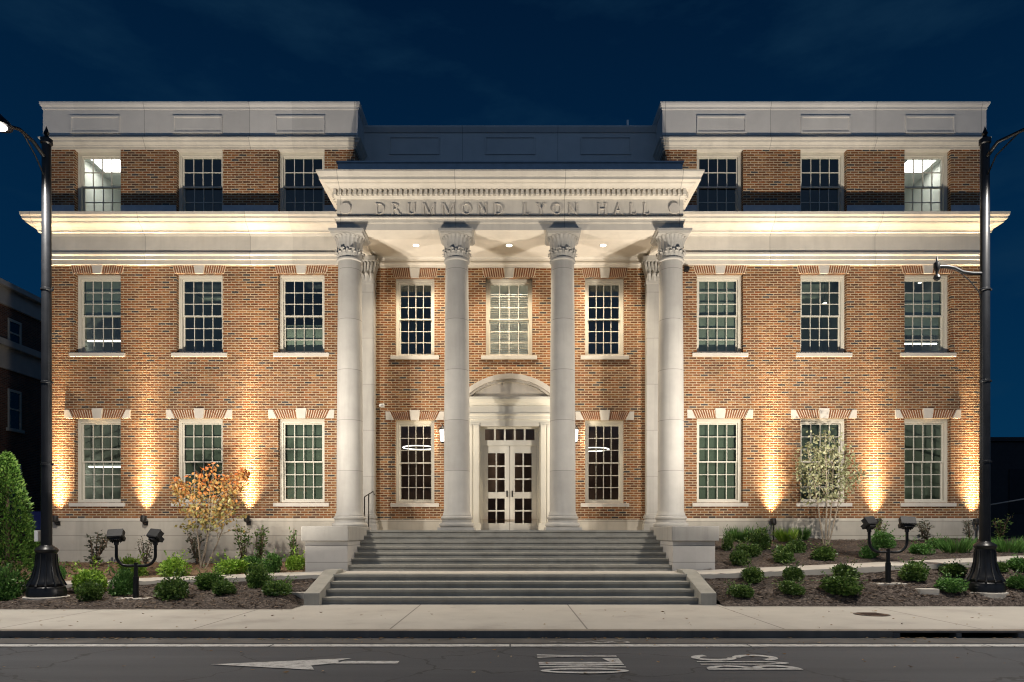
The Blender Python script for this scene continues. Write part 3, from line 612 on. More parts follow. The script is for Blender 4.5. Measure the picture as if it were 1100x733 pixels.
def portico():
    Yc = 17.9; CX = (-4.11, -1.365, 1.345, 4.12)
    # columns: base, shaft, capital
    for i, cx in enumerate(CX):
        b = MB(); n = 14
        pr = [(.365,1.88),(.345,1.93),(.332,1.99)] + [(.332-.042*(k/n)**1.7, 1.99+(8.30-1.99)*k/n) for k in range(1, n+1)] + [(.292,8.33),(.325,8.345),(.333,8.37),(.325,8.395),(.292,8.41)]
        b.lathe(pr, cx, Yc, 48); col = b.build('column', M['column'], hall, smooth=True)
        b = MB(); pr = [(.455,1.49),(.455,1.60)]
        b.box(cx-.455, cx+.455, Yc-.455, Yc+.455, 1.485, 1.565)
        def torus(r, z0, z1, n=8): return [(r+ (z1-z0)/2*(cos(a)-1)+.0, (z0+z1)/2+(z1-z0)/2*sin(a)) for a in [(-pi/2+pi*k/n) for k in range(n+1)]]
        b.lathe([(.3,1.566)]+torus(.45,1.566,1.69)+[(.39,1.70),(.375,1.73),(.385,1.76)]+torus(.405,1.765,1.85)+[(.365,1.855),(.365,1.881)], cx, Yc, 48)
        b.build('base', M['column'], col, smooth=True)
        b = MB(); z0 = 8.41
        b.lathe([(.285,z0-.01),(.285,z0+.15),(.295,z0+.3),(.32,z0+.44),(.36,z0+.53),(.38,z0+.545)], cx, Yc, 40)
        def leaf(a, prof, wd, th, fold=.3, cx=cx, cy=Yc):   # a strip following prof (r, z) with half width wd(t)
            m = len(prof); base = len(b.v); tx = Vector((-sin(a), cos(a), 0)); rd = Vector((cos(a), sin(a), 0))
            for k, (r, z) in enumerate(prof):
                w_ = wd(k/(m-1)); c = Vector((cx, cy, z))
                b.v += [tuple(c+rd*(r-fold*w_)-tx*w_), tuple(c+rd*r), tuple(c+rd*(r-fold*w_)+tx*w_), tuple(c+rd*(r-th))]
            for k in range(m-1):
                for (p, q) in ((0,1),(1,2),(2,3),(3,0)): b.f.append((base+4*k+p, base+4*k+q, base+4*k+4+q, base+4*k+4+p))
            b.f.append((base,base+1,base+2,base+3)); b.f.append((base+4*m-4,base+4*m-3,base+4*m-2,base+4*m-1))
        for k in range(20):          # tall plain water leaves
            leaf(2*pi*(k+.5)/20, [(.305,z0+.12),(.315,z0+.26),(.33,z0+.38),(.355,z0+.47),(.395,z0+.535),(.405,z0+.53)], lambda t: .05 if t < .7 else .05*(1-(t-.7)*2.4), .03, .35)
        for k in range(8):           # curling acanthus leaves below
            leaf(2*pi*(k+.5)/8, [(.30,z0+.0),(.318,z0+.07),(.325,z0+.14),(.345,z0+.19),(.365,z0+.215),(.385,z0+.205),(.383,z0+.18)], lambda t: .095*(1-.55*t)+.012*sin(t*16), .035, .25)
            for q in (-.18, .18): leaf(2*pi*(k+.5)/8+q, [(.30,z0+.0),(.32,z0+.06),(.335,z0+.11),(.37,z0+.135),(.385,z0+.12)], lambda t: .05*(1-.5*t), .03, .25)
            leaf(2*pi*k/8, [(.295,z0+.0),(.315,z0+.07),(.325,z0+.15),(.34,z0+.185)], lambda t: .06*(1-.6*t), .03, .25)
        b.box(cx-.40, cx+.40, Yc-.40, Yc+.40, z0+.542, z0+.575)
        b.prism([(cx-.41,z0+.575),(cx+.41,z0+.575),(cx+.44,z0+.61),(cx+.44,z0+.645),(cx-.44,z0+.645),(cx-.44,z0+.61)], Yc-.44, Yc+.44)
        b.build('capital', M['column'], col)
    # wall pilasters behind the outer columns
    for cx in (CX[0], CX[3]):
        b = MB(); b.box(cx-.33, cx+.33, YP-.22, YP+.05, 1.95, 8.42); pil = b.build('pilaster', M['column'], hall, bevel=.008)
        b = MB(); 
        for h0, h1, e in ((1.49,1.66,.10),(1.66,1.78,.07),(1.78,1.82,.03),(1.82,1.91,.05),(1.91,1.96,.015)): b.box(cx-.33-e, cx+.33+e, YP-.22-e, YP+.04, h0, h1)
        b.build('base', M['column'], pil, bevel=.012)
        b = MB(); b.box(cx-.35, cx+.35, YP-.24, YP+.04, 8.36, 8.43)
        pf = [(cx-.32,8.43),(cx+.32,8.43),(cx+.34,8.66),(cx+.43,8.93),(cx-.43,8.93),(cx-.34,8.66)]; b.prism(pf, YP-.24, YP+.03)
        for k in range(9):
            x = cx-.30+.075*k; e = (k-4)/4
            b.v_ = None
            n0 = len(b.v)
            for t, out, wd in ((0,.245,.034),(.35,.26,.034),(.7,.30,.034),(.92,.37,.028),(1,.385,.008)):
                xx = x + e*.10*t*t; z = 8.50+.43*t
                b.v += [(xx-wd,YP-out+.025,z),(xx,YP-out-.012,z),(xx+wd,YP-out+.025,z),(xx,YP-out+.06,z)]
            for q in range(4):
                for p in range(4): b.f.append((n0+4*q+p, n0+4*q+(p+1)%4, n0+4*q+4+(p+1)%4, n0+4*q+4+p))
        for k in range(5):
            x = cx-.27+.135*k
            n0 = len(b.v)
            for t, out, wd in ((0,.25,.07),(.5,.28,.06),(.85,.33,.045),(1,.345,.02),(.93,.36,.02)):
                z = 8.43+.2*t; b.v += [(x-wd,YP-out+.02,z),(x,YP-out-.015,z),(x+wd,YP-out+.02,z),(x,YP-out+.05,z)]
            for q in range(4):
                for p in range(4): b.f.append((n0+4*q+p, n0+4*q+(p+1)%4, n0+4*q+4+(p+1)%4, n0+4*q+4+p))
        b.box(cx-.45, cx+.45, YP-.42, YP+.02, 8.93, 9.055)
        b.build('capital', M['column'], pil)
    # entablature: architrave, frieze, dentil course, crown
    HWID = 4.37; Yf = 17.61; path = [(-HWID,YW+.05),(-HWID,Yf),(HWID,Yf),(HWID,YW+.05)]
    ent = MB(); ent.sweep(path, [(-.56,9.062),(.0,9.062),(.0,9.235),(.02,9.24),(.02,9.33),(.06,9.345),(.06,9.375),(.0,9.38),(-.02,9.385),(-.02,9.435),(.0,9.44),(.0,9.84),(.03,9.845),(.055,9.875),(.07,9.885),(.07,10.045),
                  (.14,10.05),(.17,10.085),(.24,10.12),(.25,10.155),(.355,10.165),(.355,10.235),(.37,10.245),(.395,10.29),(.42,10.335),(.42,10.375),(-.56,10.40)])
    e = ent.build('entablature', M['stone'], hall)
    b = MB(); x = -HWID-.06
    while x < HWID+.06: b.box(x, x+.068, Yf-.132, Yf-.06, 9.90, 10.035); x += .127
    for sx in (-1, 1):
        y = Yf+.04
        while y < YW: b.box(sx*(HWID+.10)-.034, sx*(HWID+.10)+.034, y, y+.068, 9.90, 10.035); y += .127
    b.build('dentils', M['stone'], e)
    # inscription
    b = MB(); txt = 'DRUMMOND LYON HALL'; H = .272; g = [glyph(c) if c != ' ' else ([], .62) for c in txt]
    tot = sum(w for _, w in g); span = 6.92; gap = (span - tot*H)/(len(txt)-1); x = -3.40; kz = 0
    for P, w in g:
        for j, poly in enumerate(P):
            pts = [(x+u*H, 9.452+v*H) for u, v in poly]
            a2 = sum(pts[i][0]*pts[(i+1)%len(pts)][1]-pts[(i+1)%len(pts)][0]*pts[i][1] for i in range(len(pts)))
            if a2 < 0: pts = pts[::-1]
            b.prism(pts, Yf-.026-.0005*(j % 9), Yf+.01)
        x += w*H + gap
    b.build('lettering', M['cast'], e)
    for x in (-4.15, 4.14):
        b = MB(); n = 36; b.prism([(x+.135*cos(2*pi*k/n), 9.60+.135*sin(2*pi*k/n)) for k in range(n)], Yf-.04, Yf+.01); b.build('medallion', M['cast'], e)
    # ceiling and roof of the portico
    b = MB(); b.box(-HWID+.50, HWID-.50, Yf+.50, YP+.05, 9.15, 9.25); b.build('ceiling', M['ceil'], hall)
    b = MB(); b.box(-HWID, HWID, Yf+.08, 20.05, 10.30, 10.80); b.box(-HWID-.03, HWID+.03, Yf+.05, 20.04, 10.80, 10.84); b.build('attic', M['metal'], hall)
    # downlights
    for i, px in enumerate((447, 547, 648)):
        x, y = (px-548)*18.75/F, 18.75
        t = thing('ceiling_downlight', ('lit round downlight in portico ceiling left of the doors', 'lit round downlight in portico ceiling above the doors', 'lit round downlight in portico ceiling right of the doors')[i], 'ceiling light', (x, y, 9.15), 'downlights in the portico ceiling')
        b = MB(); b.lathe([(.075,9.16),(.075,9.146),(.105,9.142),(.105,9.149)], x, y, 24, False); b.build('trim_ring', M['whiteplastic'], t)
        b = MB(); b.lathe([(.074,9.143),(.074,9.1455)], x, y, 24); b.build('lens', M['downlight'], t)
        lamp('SPOT', 'downlight_beam', (x, y, 9.12), P_CEIL*4, (1,.84,.62), t, aim=(x, y, 0), spot_size=radians(115), spot_blend=.8, shadow_soft_size=.06)
portico()

def lintel(b, c, hw, z0, z1, y, keyw=(.115,.15), ends=True):
    """splayed soldier bricks left and right of a keystone"""

    for s in (-1, 1):
        n = 9; a0, a1 = keyw[0]+.005, (hw+.035 if ends else hw+.04); b0, b1 = keyw[1]+.005, (hw+.145 if ends else hw+.095)
        for k in range(n):
            u0, u1 = (k+.2)/n, (k+.80)/n
            q = [(c+s*(a0+(a1-a0)*u0), z0), (c+s*(a0+(a1-a0)*u1), z0), (c+s*(b0+(b1-b0)*u1), z1), (c+s*(b0+(b1-b0)*u0), z1)]
            b.prism(q if s > 0 else q[::-1], y-.018, y+.02)
def window(c, hw, z0, z1, yw, rows, room, ends=True, arch=True, ztop=None, sill=True, glass='glass'):
    """double hung sash window set .10 into the wall, 4 panes wide"""
    b = MB(); yo = yw+.165; fr = .085
    for (x0,x1,a,d) in ((c-hw,c-hw+fr,z0,z1),(c+hw-fr,c+hw,z0,z1),(c-hw+fr,c+hw-fr,z1-fr*1.25,z1),(c-hw+fr,c+hw-fr,z0,z0+.07)): b.box(x0,x1,yo,yo+.17,a,d)
    # outer bead of the casing
    for (x0,x1,a,d) in ((c-hw+.002,c-hw+.035,z0,z1-.002),(c+hw-.035,c+hw-.002,z0,z1-.002),(c-hw+.035,c+hw-.035,z1-.05,z1-.002)): b.box(x0,x1,yo-.02,yo+.01,a,d)
    ix0, ix1 = c-hw+fr, c+hw-fr; iz0, iz1 = z0+.07, z1-fr*1.25; mid = (iz0+iz1)/2
    panes = MB()
    for (a, d, y) in ((mid-.02, iz1, yo+.05), (iz0, mid+.025, yo+.095)):
        st = .038
        for (x0,x1,p,q) in ((ix0,ix0+st,a,d),(ix1-st,ix1,a,d),(ix0+st,ix1-st,a,a+st),(ix0+st,ix1-st,d-st,d)): b.box(x0,x1,y,y+.04,p,q)
        gx0, gx1, gz0, gz1 = ix0+st, ix1-st, a+st, d-st
        for k in range(1, 4): x = gx0+(gx1-gx0)*k/4; b.box(x-.0105,x+.0105,y+.004,y+.036,gz0,gz1)
        for k in range(1, rows): z = gz0+(gz1-gz0)*k/rows; b.box(gx0,gx1,y+.006,y+.034,z-.0105,z+.0105)
        panes.quad((gx0,y+.02,gz0),(gx1,y+.02,gz0),(gx1,y+.02,gz1),(gx0,y+.02,gz1))
    w = b.build('window', M['white'], hall)
    panes.build('pane', M[glass], w)
    if sill:
        b = MB(); b.prismx([(yw-.055,z0-.115),(yw+.24,z0-.115),(yw+.24,z0+.004),(yw+.165,z0+.004),(yw-.055,z0-.012)], c-hw-.13, c+hw+.13); b.build('sill', M['cast'], w, bevel=.006)
    if arch:
        zt = ztop or z1+.235
        b = MB(); n = .23
        e_ = (.035,.14) if ends else (.045,.1)
        b.prism([(c-hw-e_[0],z1+.002),(c+hw+e_[0],z1+.002),(c+hw+e_[1],zt-.004),(c-hw-e_[1],zt-.004)], yw-.008, yw+.02); l = b.build('lintel', M['mortar'], hall)
        b = MB(); lintel(b, c, hw, z1+.006, zt-.006, yw, ends=ends); b.build('voussoirs', M['voussoir'], l)
        b = MB(); up = .04 if ztop is None else 0
        b.prism([(c-.11,z1-.012),(c+.11,z1-.012),(c+.145,zt+up),(c-.145,zt+up)], yw-.045, yw+.03); b.build('keystone', M['cast'], l, bevel=.006)
        if ends:
            for s in (-1, 1):
                b = MB(); q = [(c+s*(hw+.04),z1-.004),(c+s*(hw+.265),z1-.004),(c+s*(hw+.275),zt),(c+s*(hw+.15),zt)]; b.prism(q if s > 0 else q[::-1], yw-.03, yw+.03); b.build('end_stone', M['cast'], l, bevel=.006)
    return w

lamps_inside = []
def room(x0, x1, y0, y1, z0, z1, mat, ceil=None, back=None):
    b = MB(); b.quad((x0,y0,z0),(x1,y0,z0),(x1,y1,z0),(x0,y1,z0))
    b.quad((x0,y0,z0),(x0,y1,z0),(x0,y1,z1),(x0,y0,z1)); b.quad((x1,y0,z0),(x1,y0,z1),(x1,y1,z1),(x1,y1,z0)); b.quad((x0,y1,z0),(x1,y1,z0),(x1,y1,z1),(x0,y1,z1))
    r = b.build('room', M[mat], hall)
    b = MB(); b.quad((x0,y0,z1),(x0,y1,z1),(x1,y1,z1),(x1,y0,z1)); b.build('ceiling', M[ceil or mat], r)
    return r
def shade_panel(r, c, hw, y, z0, z1, mat):
    b = MB(); b.box(c-hw+.1, c+hw-.1, y, y+.012, z0, z1); b.build('blind', M[mat], r)
NAME3 = {0: 'far left', 1: 'middle left', 2: 'inner left', 3: 'inner right', 4: 'middle right', 5: 'far right'}
def all_windows():
    cs = list(XL)+list(XR)
    for i, c in enumerate(cs):
        rx0, rx1 = c-1.36, c+1.36
        if i == 0: rx0 = c-.95
        if i == 5: rx1 = c+1.05
        if i == 2: rx1 = c+1.2
        if i == 3: rx0 = c-1.2
        yb = YW+.352
        lit3 = i in (0, 5)
        window(c, HW, *F1, YW, 3, 0); window(c, HW, *F2, YW, 3, 0, ends=False, ztop=8.828)
        window(c, HW, *F3, YW, 2, 0, arch=False, sill=False, glass='glassclear' if lit3 else 'glass')
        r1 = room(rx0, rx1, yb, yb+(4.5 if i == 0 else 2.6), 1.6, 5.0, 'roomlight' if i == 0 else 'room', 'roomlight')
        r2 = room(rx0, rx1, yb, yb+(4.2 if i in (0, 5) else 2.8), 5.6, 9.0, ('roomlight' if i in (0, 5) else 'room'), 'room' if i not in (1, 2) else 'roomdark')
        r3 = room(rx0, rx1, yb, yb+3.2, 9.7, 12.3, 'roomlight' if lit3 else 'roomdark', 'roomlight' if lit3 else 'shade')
        if i in (2,): shade_panel(r2, c, HW, YW+.36, 6.42, 7.28, 'shadelight')
        if i == 0: shade_panel(r2, c, HW, YW+.36, 7.55, 8.6, 'shadelight')
        if i == 4: shade_panel(r1, c, HW, YW+.36, 3.3, 4.6, 'shade')
        if i == 1: shade_panel(r1, c, HW, YW+.36, 2.3, 4.6, 'shade')
        if i == 3: shade_panel(r2, c, HW, YW+.36, 6.42, 8.6, 'shadelight'); shade_panel(r1, c, HW, YW+.36, 2.3, 4.6, 'shade')
        if i == 2: shade_panel(r1, c, HW, YW+.36, 2.3, 4.6, 'shade')
        if i == 5: shade_panel(r2, c, HW, YW+.36, 7.0, 8.2, 'shadelight')
    for c, hw in zip(PWX, PW):
        window(c, hw, *F2, YP, 3, 0, ends=False, ztop=8.875, glass='glassclear' if abs(c) < 1 else 'glass')
        if abs(c) > 1: window(c, hw, *F1, YP, 3, 0, glass='glassclear')
        yb = YP+.352
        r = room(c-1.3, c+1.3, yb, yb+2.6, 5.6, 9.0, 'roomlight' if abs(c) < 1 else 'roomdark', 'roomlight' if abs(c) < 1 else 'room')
        if abs(c) < 1:
            b = MB()
            z = 6.5
            while z < 8.30: b.obox(Matrix.Translation((c, YP+.40, z)) @ Matrix.Rotation(radians(35), 4, 'X'), hw-.1, .022, .0015); z += .052
            b.box(c-hw+.1, c+hw-.1, YP+.37, YP+.43, 6.43, 6.46); b.build('blind', M['blinds'], r)
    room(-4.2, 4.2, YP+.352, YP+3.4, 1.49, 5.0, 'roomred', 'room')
    # --- lamps seen through the glass
    def bar(x, y, z, l, label, dirx=True, e=None):
        t = thing('linear_pendant', label, 'pendant light', (x, y, z), 'linear lights seen through the windows')
        b = MB(); b.box(x-l/2, x+l/2, y-.035, y+.035, z, z+.05); b.build('housing', M['whiteplastic'], t)
        b = MB(); b.box(x-l/2+.01, x+l/2-.01, y-.036, y+.032, z-.03, z-.001); b.build('diffuser', M['ledbar'], t)
        b = MB()
        for q in (-.4, .4): b.tube([(x+q*l,y,z+.05),(x+q*l,y,z+1.2)], .005, 6)
        b.build('cable', M['steel'], t)
    def panel(px, py, w, d, label, zc=12.29, mat='led'):
        y = (zc-EYE)*F/(573-py); x = (px-548)*y/F
        t = thing('ceiling_panel_light', label, 'ceiling light', (x, y, zc), 'ceiling panels seen through the windows')
        b = MB(); b.box(x-w/2-.03, x+w/2+.03, y-d/2-.03, y+d/2+.03, zc-.03, zc+.02); b.build('frame', M['whiteplastic'], t)
        b = MB(); b.box(x-w/2, x+w/2, y-d/2, y+d/2, zc-.04, zc-.031); b.build('diffuser', M[mat], t)
    panel(119, 176, .8, .8, 'bright rectangular ceiling light inside the top window at the left end')
    panel(983, 178, .8, .7, 'bright rectangular ceiling light inside the top window at the right end')
    panel(547, 293, 1.0, .28, 'lit ceiling panel behind the blinds of the window above the doors', 8.98, 'ledwarm')
    for px, py, l, label in ((112, 366, .95, 'glowing white bar lamp inside the leftmost middle-floor window'), (988, 369, .98, 'glowing white bar lamp inside the rightmost middle-floor window'), (113, 501, .95, 'glowing white bar lamp inside the leftmost ground-floor window')):
        x, y, z = at(px, py, YW+.95); bar(x, y, z, l, label)
    for px, py, rr, label in ((450, 481, .48, 'glowing ring chandelier behind the ground window left of the doors'), (637, 483, .48, 'glowing ring chandelier behind the ground window right of the doors')):
        x, y, z = at(px, py, 21.2); t = thing('ring_chandelier', label, 'chandelier', (x, y, z), 'ring chandeliers in the lobby')
        b = MB(); n = 40; k0 = 0
        b.tube([(x+rr*cos(2*pi*k/n), y+rr*sin(2*pi*k/n), z) for k in range(n+1)], .011, 8); b.build('ring', M['ring'], t)
        b = MB()
        for k in range(3): b.tube([(x+rr*cos(2.1*k),y+rr*sin(2.1*k),z),(x,y,4.98)], .004, 5)
        b.build('cable', M['steel'], t)
    for (px, py, Y, lab, r) in ((886, 326, 21.0, 'small round white ceiling lamp inside the middle-floor window above the pale tree', .06), (988, 304, 20.9, 'small bright spot lamps high inside the rightmost middle-floor window', .05)):
        x, y, z = at(px, py, Y); t = thing('spot_lamp', lab, 'spot light', (x, y, z))
        b = MB(); b.lathe([(.02,z+r*1.6),(r,z+r),(r,z+.005)], x, y, 16, True); b.build('housing', M['whiteplastic'], t)
        b = MB(); b.lathe([(r*.9,z-.01),(r*.9,z+.004)], x, y, 16); b.build('lens', M['ledbar'], t)
        b = MB(); b.tube([(x,y,z+r*1.5),(x,y,8.99)], .008, 6); b.build('rod', M['steel'], t)
all_windows()

def entrance():
    y = YP; c = -.01
    # surround: jambs, entablature and segmental pediment
    b = MB()
    for s in (-1, 1):
        xa, xb = c+s*.83, c+s*1.15
        b.box(min(xa,xb), max(xa,xb), y-.16, y+.1, 1.49, 4.50); xa, xb = c+s*.86, c+s*1.0; b.box(min(xa,xb), max(xa,xb), y-.19, y-.15, 1.70, 4.44)
        xa, xb = c+s*1.04, c+s*1.12; b.box(min(xa,xb), max(xa,xb), y-.185, y-.15, 1.70, 4.44)
        xa, xb = c+s*.80, c+s*1.18; b.box(min(xa,xb), max(xa,xb), y-.20, y+.08, 1.488, 1.69)
    b.box(c-.829, c+.829, y-.14, y+.1, 4.405, 4.499)
    s_ = b.build('door_surround', M['doorpaint'], hall, bevel=.006)
    b = MB(); b.sweep([(c-1.2,y+.02),(c-1.2,y-.14),(c+1.2,y-.14),(c+1.2,y+.02)], [(-.14,4.50),(.0,4.50),(.0,4.58),(.03,4.59),(.03,4.69),(.07,4.72),(.07,4.76),(.0,4.765),(.0,4.98),(.04,4.99),(.08,5.05),(.10,5.06),(.16,5.13),(.17,5.2),(-.14,5.21)])
    b.box(c-1.2, c+1.2, y-.13, y+.02, 4.502, 5.2); b.build('entablature', M['doorpaint'], s_)
    R, rise = 1.853, .63; half = math.sqrt(R*R-(R-rise)**2); cz = 5.21-(R-rise)
    def arc(r, n=28):
        h = math.sqrt(max(0, r*r-(5.21-cz)**2)); a = math.asin(min(1, h/r)); return [(c+r*sin(-a+2*a*k/n), cz+r*cos(-a+2*a*k/n)) for k in range(n+1)]
    b = MB(); A, B = arc(R), arc(R-.14)
    for k in range(len(A)-1): b.prism([A[k], B[k], B[k+1], A[k+1]], y-.30, y+.02)
    B2, C2 = arc(R-.14), arc(R-.2)
    for k in range(len(A)-1): b.prism([B2[k], C2[k], C2[k+1], B2[k+1]], y-.22, y+.02)
    b.prism(arc(R-.19), y-.10, y+.02); b.build('pediment', M['cast'], s_)
    # frame with transom
    b = MB(); yo = y+.06
    for s in (-1, 1): xa, xb = c+s*.755, c+s*.835; b.box(min(xa,xb), max(xa,xb), yo-.02, yo+.12, 1.49, 4.41)
    b.box(c-.755, c+.755, yo, yo+.12, 3.885, 4.04); b.box(c-.755, c+.755, yo, yo+.12, 4.36, 4.408)
    b.box(c-.755, c-.70, yo+.01, yo+.1, 4.04, 4.36); b.box(c+.70, c+.755, yo+.01, yo+.1, 4.04, 4.36)
    for k in range(1, 5): x = c-.70+1.4*k/5; b.box(x-.025, x+.025, yo+.015, yo+.09, 4.04, 4.36)
    fr = b.build('door_frame', M['doorpaint'], hall)
    p = MB(); p.quad((c-.7,yo+.05,4.04),(c+.7,yo+.05,4.04),(c+.7,yo+.05,4.36),(c-.7,yo+.05,4.36)); p.build('transom_pane', M['glassclear'], fr)
    for s in (-1, 1):
        x0, x1 = sorted((c+s*.008, c+s*.752)); b = MB(); yd = yo+.03; st = .135
        gl = [(2.14+.0, 2.64, 2), (2.80, 3.67, 3)]; gl = [(1.70,2.40,2),(2.58,3.68,3)]
        cutz = [1.495, 1.70, 2.40, 2.58, 3.68, 3.88]
        b.box(x0, x0+st, yd, yd+.05, 1.495, 3.88); b.box(x1-st, x1, yd, yd+.05, 1.495, 3.88)
        for z0, z1 in ((1.495,1.70),(2.40,2.58),(3.68,3.88)): b.box(x0+st, x1-st, yd, yd+.05, z0, z1)
        p = MB()
        for z0, z1, n in gl:
            xm = (x0+x1)/2; b.box(xm-.02, xm+.02, yd+.006, yd+.044, z0, z1)
            for k in range(1, n): z = z0+(z1-z0)*k/n; b.box(x0+st, x1-st, yd+.008, yd+.042, z-.02, z+.02)
            p.quad((x0+st,yd+.025,z0),(x1-st,yd+.025,z0),(x1-st,yd+.025,z1),(x0+st,yd+.025,z1))
        d = b.build('door', M['doorpaint'], hall); p.build('pane', M['glassclear'], d)
        b = MB(); xh = c+s*.075; b.box(xh-.022, xh+.022, yd-.012, yd+.001, 2.44, 2.62); b.tube([(xh,yd-.01,2.46),(xh,yd-.06,2.47),(xh,yd-.06,2.59),(xh,yd-.01,2.60)], .011, 8); b.build('handle', M['dark'], d)
entrance()

# ------------------------------------------------------------------ steps, portico floor, cheek walls
def steps():
    t = thing('front_steps', 'wide flight of grey stone steps rising to the portico', 'steps', (0, 12.9, WALK_Z))
    def flight(name, y_top, y_back, n, z_top, r, tread):
        b = MB(); po = [(y_back, z_top-n*r-.05), (y_back, z_top)]; y, z = y_top, z_top
        for k in range(n):
            po += [(y, z), (y, z-.045), (y+.022, z-.05), (y+.022, z-r)]; z -= r; y -= tread
            if k == n-1: po.append((y+tread+.022, z-.05))
        b.prismx(po, -3.5, 3.5); return b.build(name, M['step'], t, bevel=0)
    flight('upper_flight', 16.9, 17.45, 7, 1.488, .1263, .30)
    flight('lower_flight', 13.8, 14.2, 4, .604, .126, .30)
    b = MB(); b.box(-3.5, 3.5, 14.2, 15.4, .2, .602); b.build('landing', M['concrete'], t)
    for s in (-1, 1):
        cx = 3.5*s + .015*s
        b = MB(); xi, xo = s*3.505, s*4.42; x0, x1 = sorted((xi, xo)); b.box(x0, x1, 15.05, 17.42, .2, 1.246); ped = b.build('pedestal', M['base2'], t, bevel=.01)
        b = MB(); x0, x1 = sorted((s*3.475, s*4.49)); b.box(x0, x1, 14.99, 17.42, 1.247, 1.568); b.build('cap', M['cast2'], ped, bevel=.014)
        b = MB(); x0, x1 = sorted((s*3.48, s*3.77)); b.prismx([(12.75,.0),(12.75,.325),(14.15,.672),(14.6,.672),(14.6,.0)], x0, x1); b.build('cheek_wall', M['step'], t, bevel=.012)
    # the portico floor
    b = MB(); b.box(-4.75, 4.75, 17.45, 19.6, 0, 1.486); struct(b.build('portico_floor', M['concrete']))
    r = thing('handrail', 'small dark metal handrail beside the left pilaster', 'handrail', (-3.75, 18.6, 1.486))
    P = [at(391.5, 534, 18.3), at(401, 528, 18.3)]
    y = 18.3
    b = MB(); x0, x1 = P[0][0], P[1][0]
    b.tube([(x0,y,1.487),(x0,y,P[0][2]),(x1,y,P[1][2]),(x1+.03,y,P[1][2]-.1)], .018, 8); b.build('rail', M['steel'], r)
    b = MB(); xm = x0+.11; b.tube([(xm,y,1.487),(xm,y,P[0][2]+.05)], .015, 8); b.build('post', M['steel'], r)
M['base2'] = stone_mat('pedestal_stone', (.46,.44,.41), course=(.11, .36, .008), streak=.06)
M['cast2'] = stone_mat('cap_stone', (.36,.345,.315), streak=.25)
steps()

# ------------------------------------------------------------------ lamps on and around the building
def sconces():
    for i, px in enumerate((475.5, 618)):
        x, _, z = at(px, 467, YP-.14); y = YP-.16
        t = thing('wall_lantern', ('lit black wall lantern on the brick left of the doors', 'lit black wall lantern on the brick right of the doors')[i], 'wall lantern', (x, YP, z), 'wall lanterns beside the doors')
        b = MB(); b.box(x-.05, x+.05, YP-.025, YP-.001, z-.05, z+.2); b.tube([(x,YP-.02,z+.15),(x,YP-.1,z+.27),(x,y,z+.26)], .012, 8); b.build('bracket', M['black'], t)
        b = MB(); b.lathe([(.05,z-.2),(.08,z+.13)], x, y, 6); b.build('glass', M['lantern'], t)
        b = MB(); b.lathe([(.115,z+.131),(.11,z+.15),(.05,z+.21),(.02,z+.25),(.006,z+.29)], x, y, 6); b.lathe([(.02,z-.25),(.065,z-.22),(.065,z-.201)], x, y, 6)
        for k in range(6): a = 2*pi*k/6; b.tube([(x+.063*cos(a),y+.063*sin(a),z-.2),(x+.099*cos(a),y+.099*sin(a),z+.13)], .006, 5)
        b.build('cage', M['black'], t)
        lamp('POINT', 'lantern_bulb', (x, y-.13, z), 42, (1,.86,.64), t, shadow_soft_size=.05)
def cameras():
    x, _, z = at(411, 436, YP); t = thing('security_camera', 'small white security camera on the brick beside the left pilaster', 'security camera', (x, YP, z))
    b = MB(); b.box(x-.05, x+.05, YP-.03, YP-.001, z-.05, z+.05); b.tube([(x,YP-.03,z),(x,YP-.08,z)], .02, 8); b.build('mount', M['whiteplastic'], t)
    b = MB(); b.tube([(x-.07,YP-.1,z-.02),(x+.06,YP-.12,z+.0)], .04, 12); b.build('body', M['whiteplastic'], t, smooth=True)
    b = MB(); b.tube([(x-.075,YP-.1,z-.021),(x-.07,YP-.1,z-.02)], .028, 12); b.build('lens', M['black'], t)
    x, _, z = at(737, 290, YW); t = thing('security_camera', 'small black security camera under the cornice right of the portico', 'security camera', (x, YW, z))
    b = MB(); b.box(x-.06, x+.06, YW-.03, YW-.001, z-.06, z+.08); b.build('mount', M['black'], t)
    b = MB(); b.lathe([(.02,z-.07),(.06,z-.05),(.075,z),(.075,z+.03)], x, YW-.1, 16); b.build('dome', M['black'], t, smooth=True)
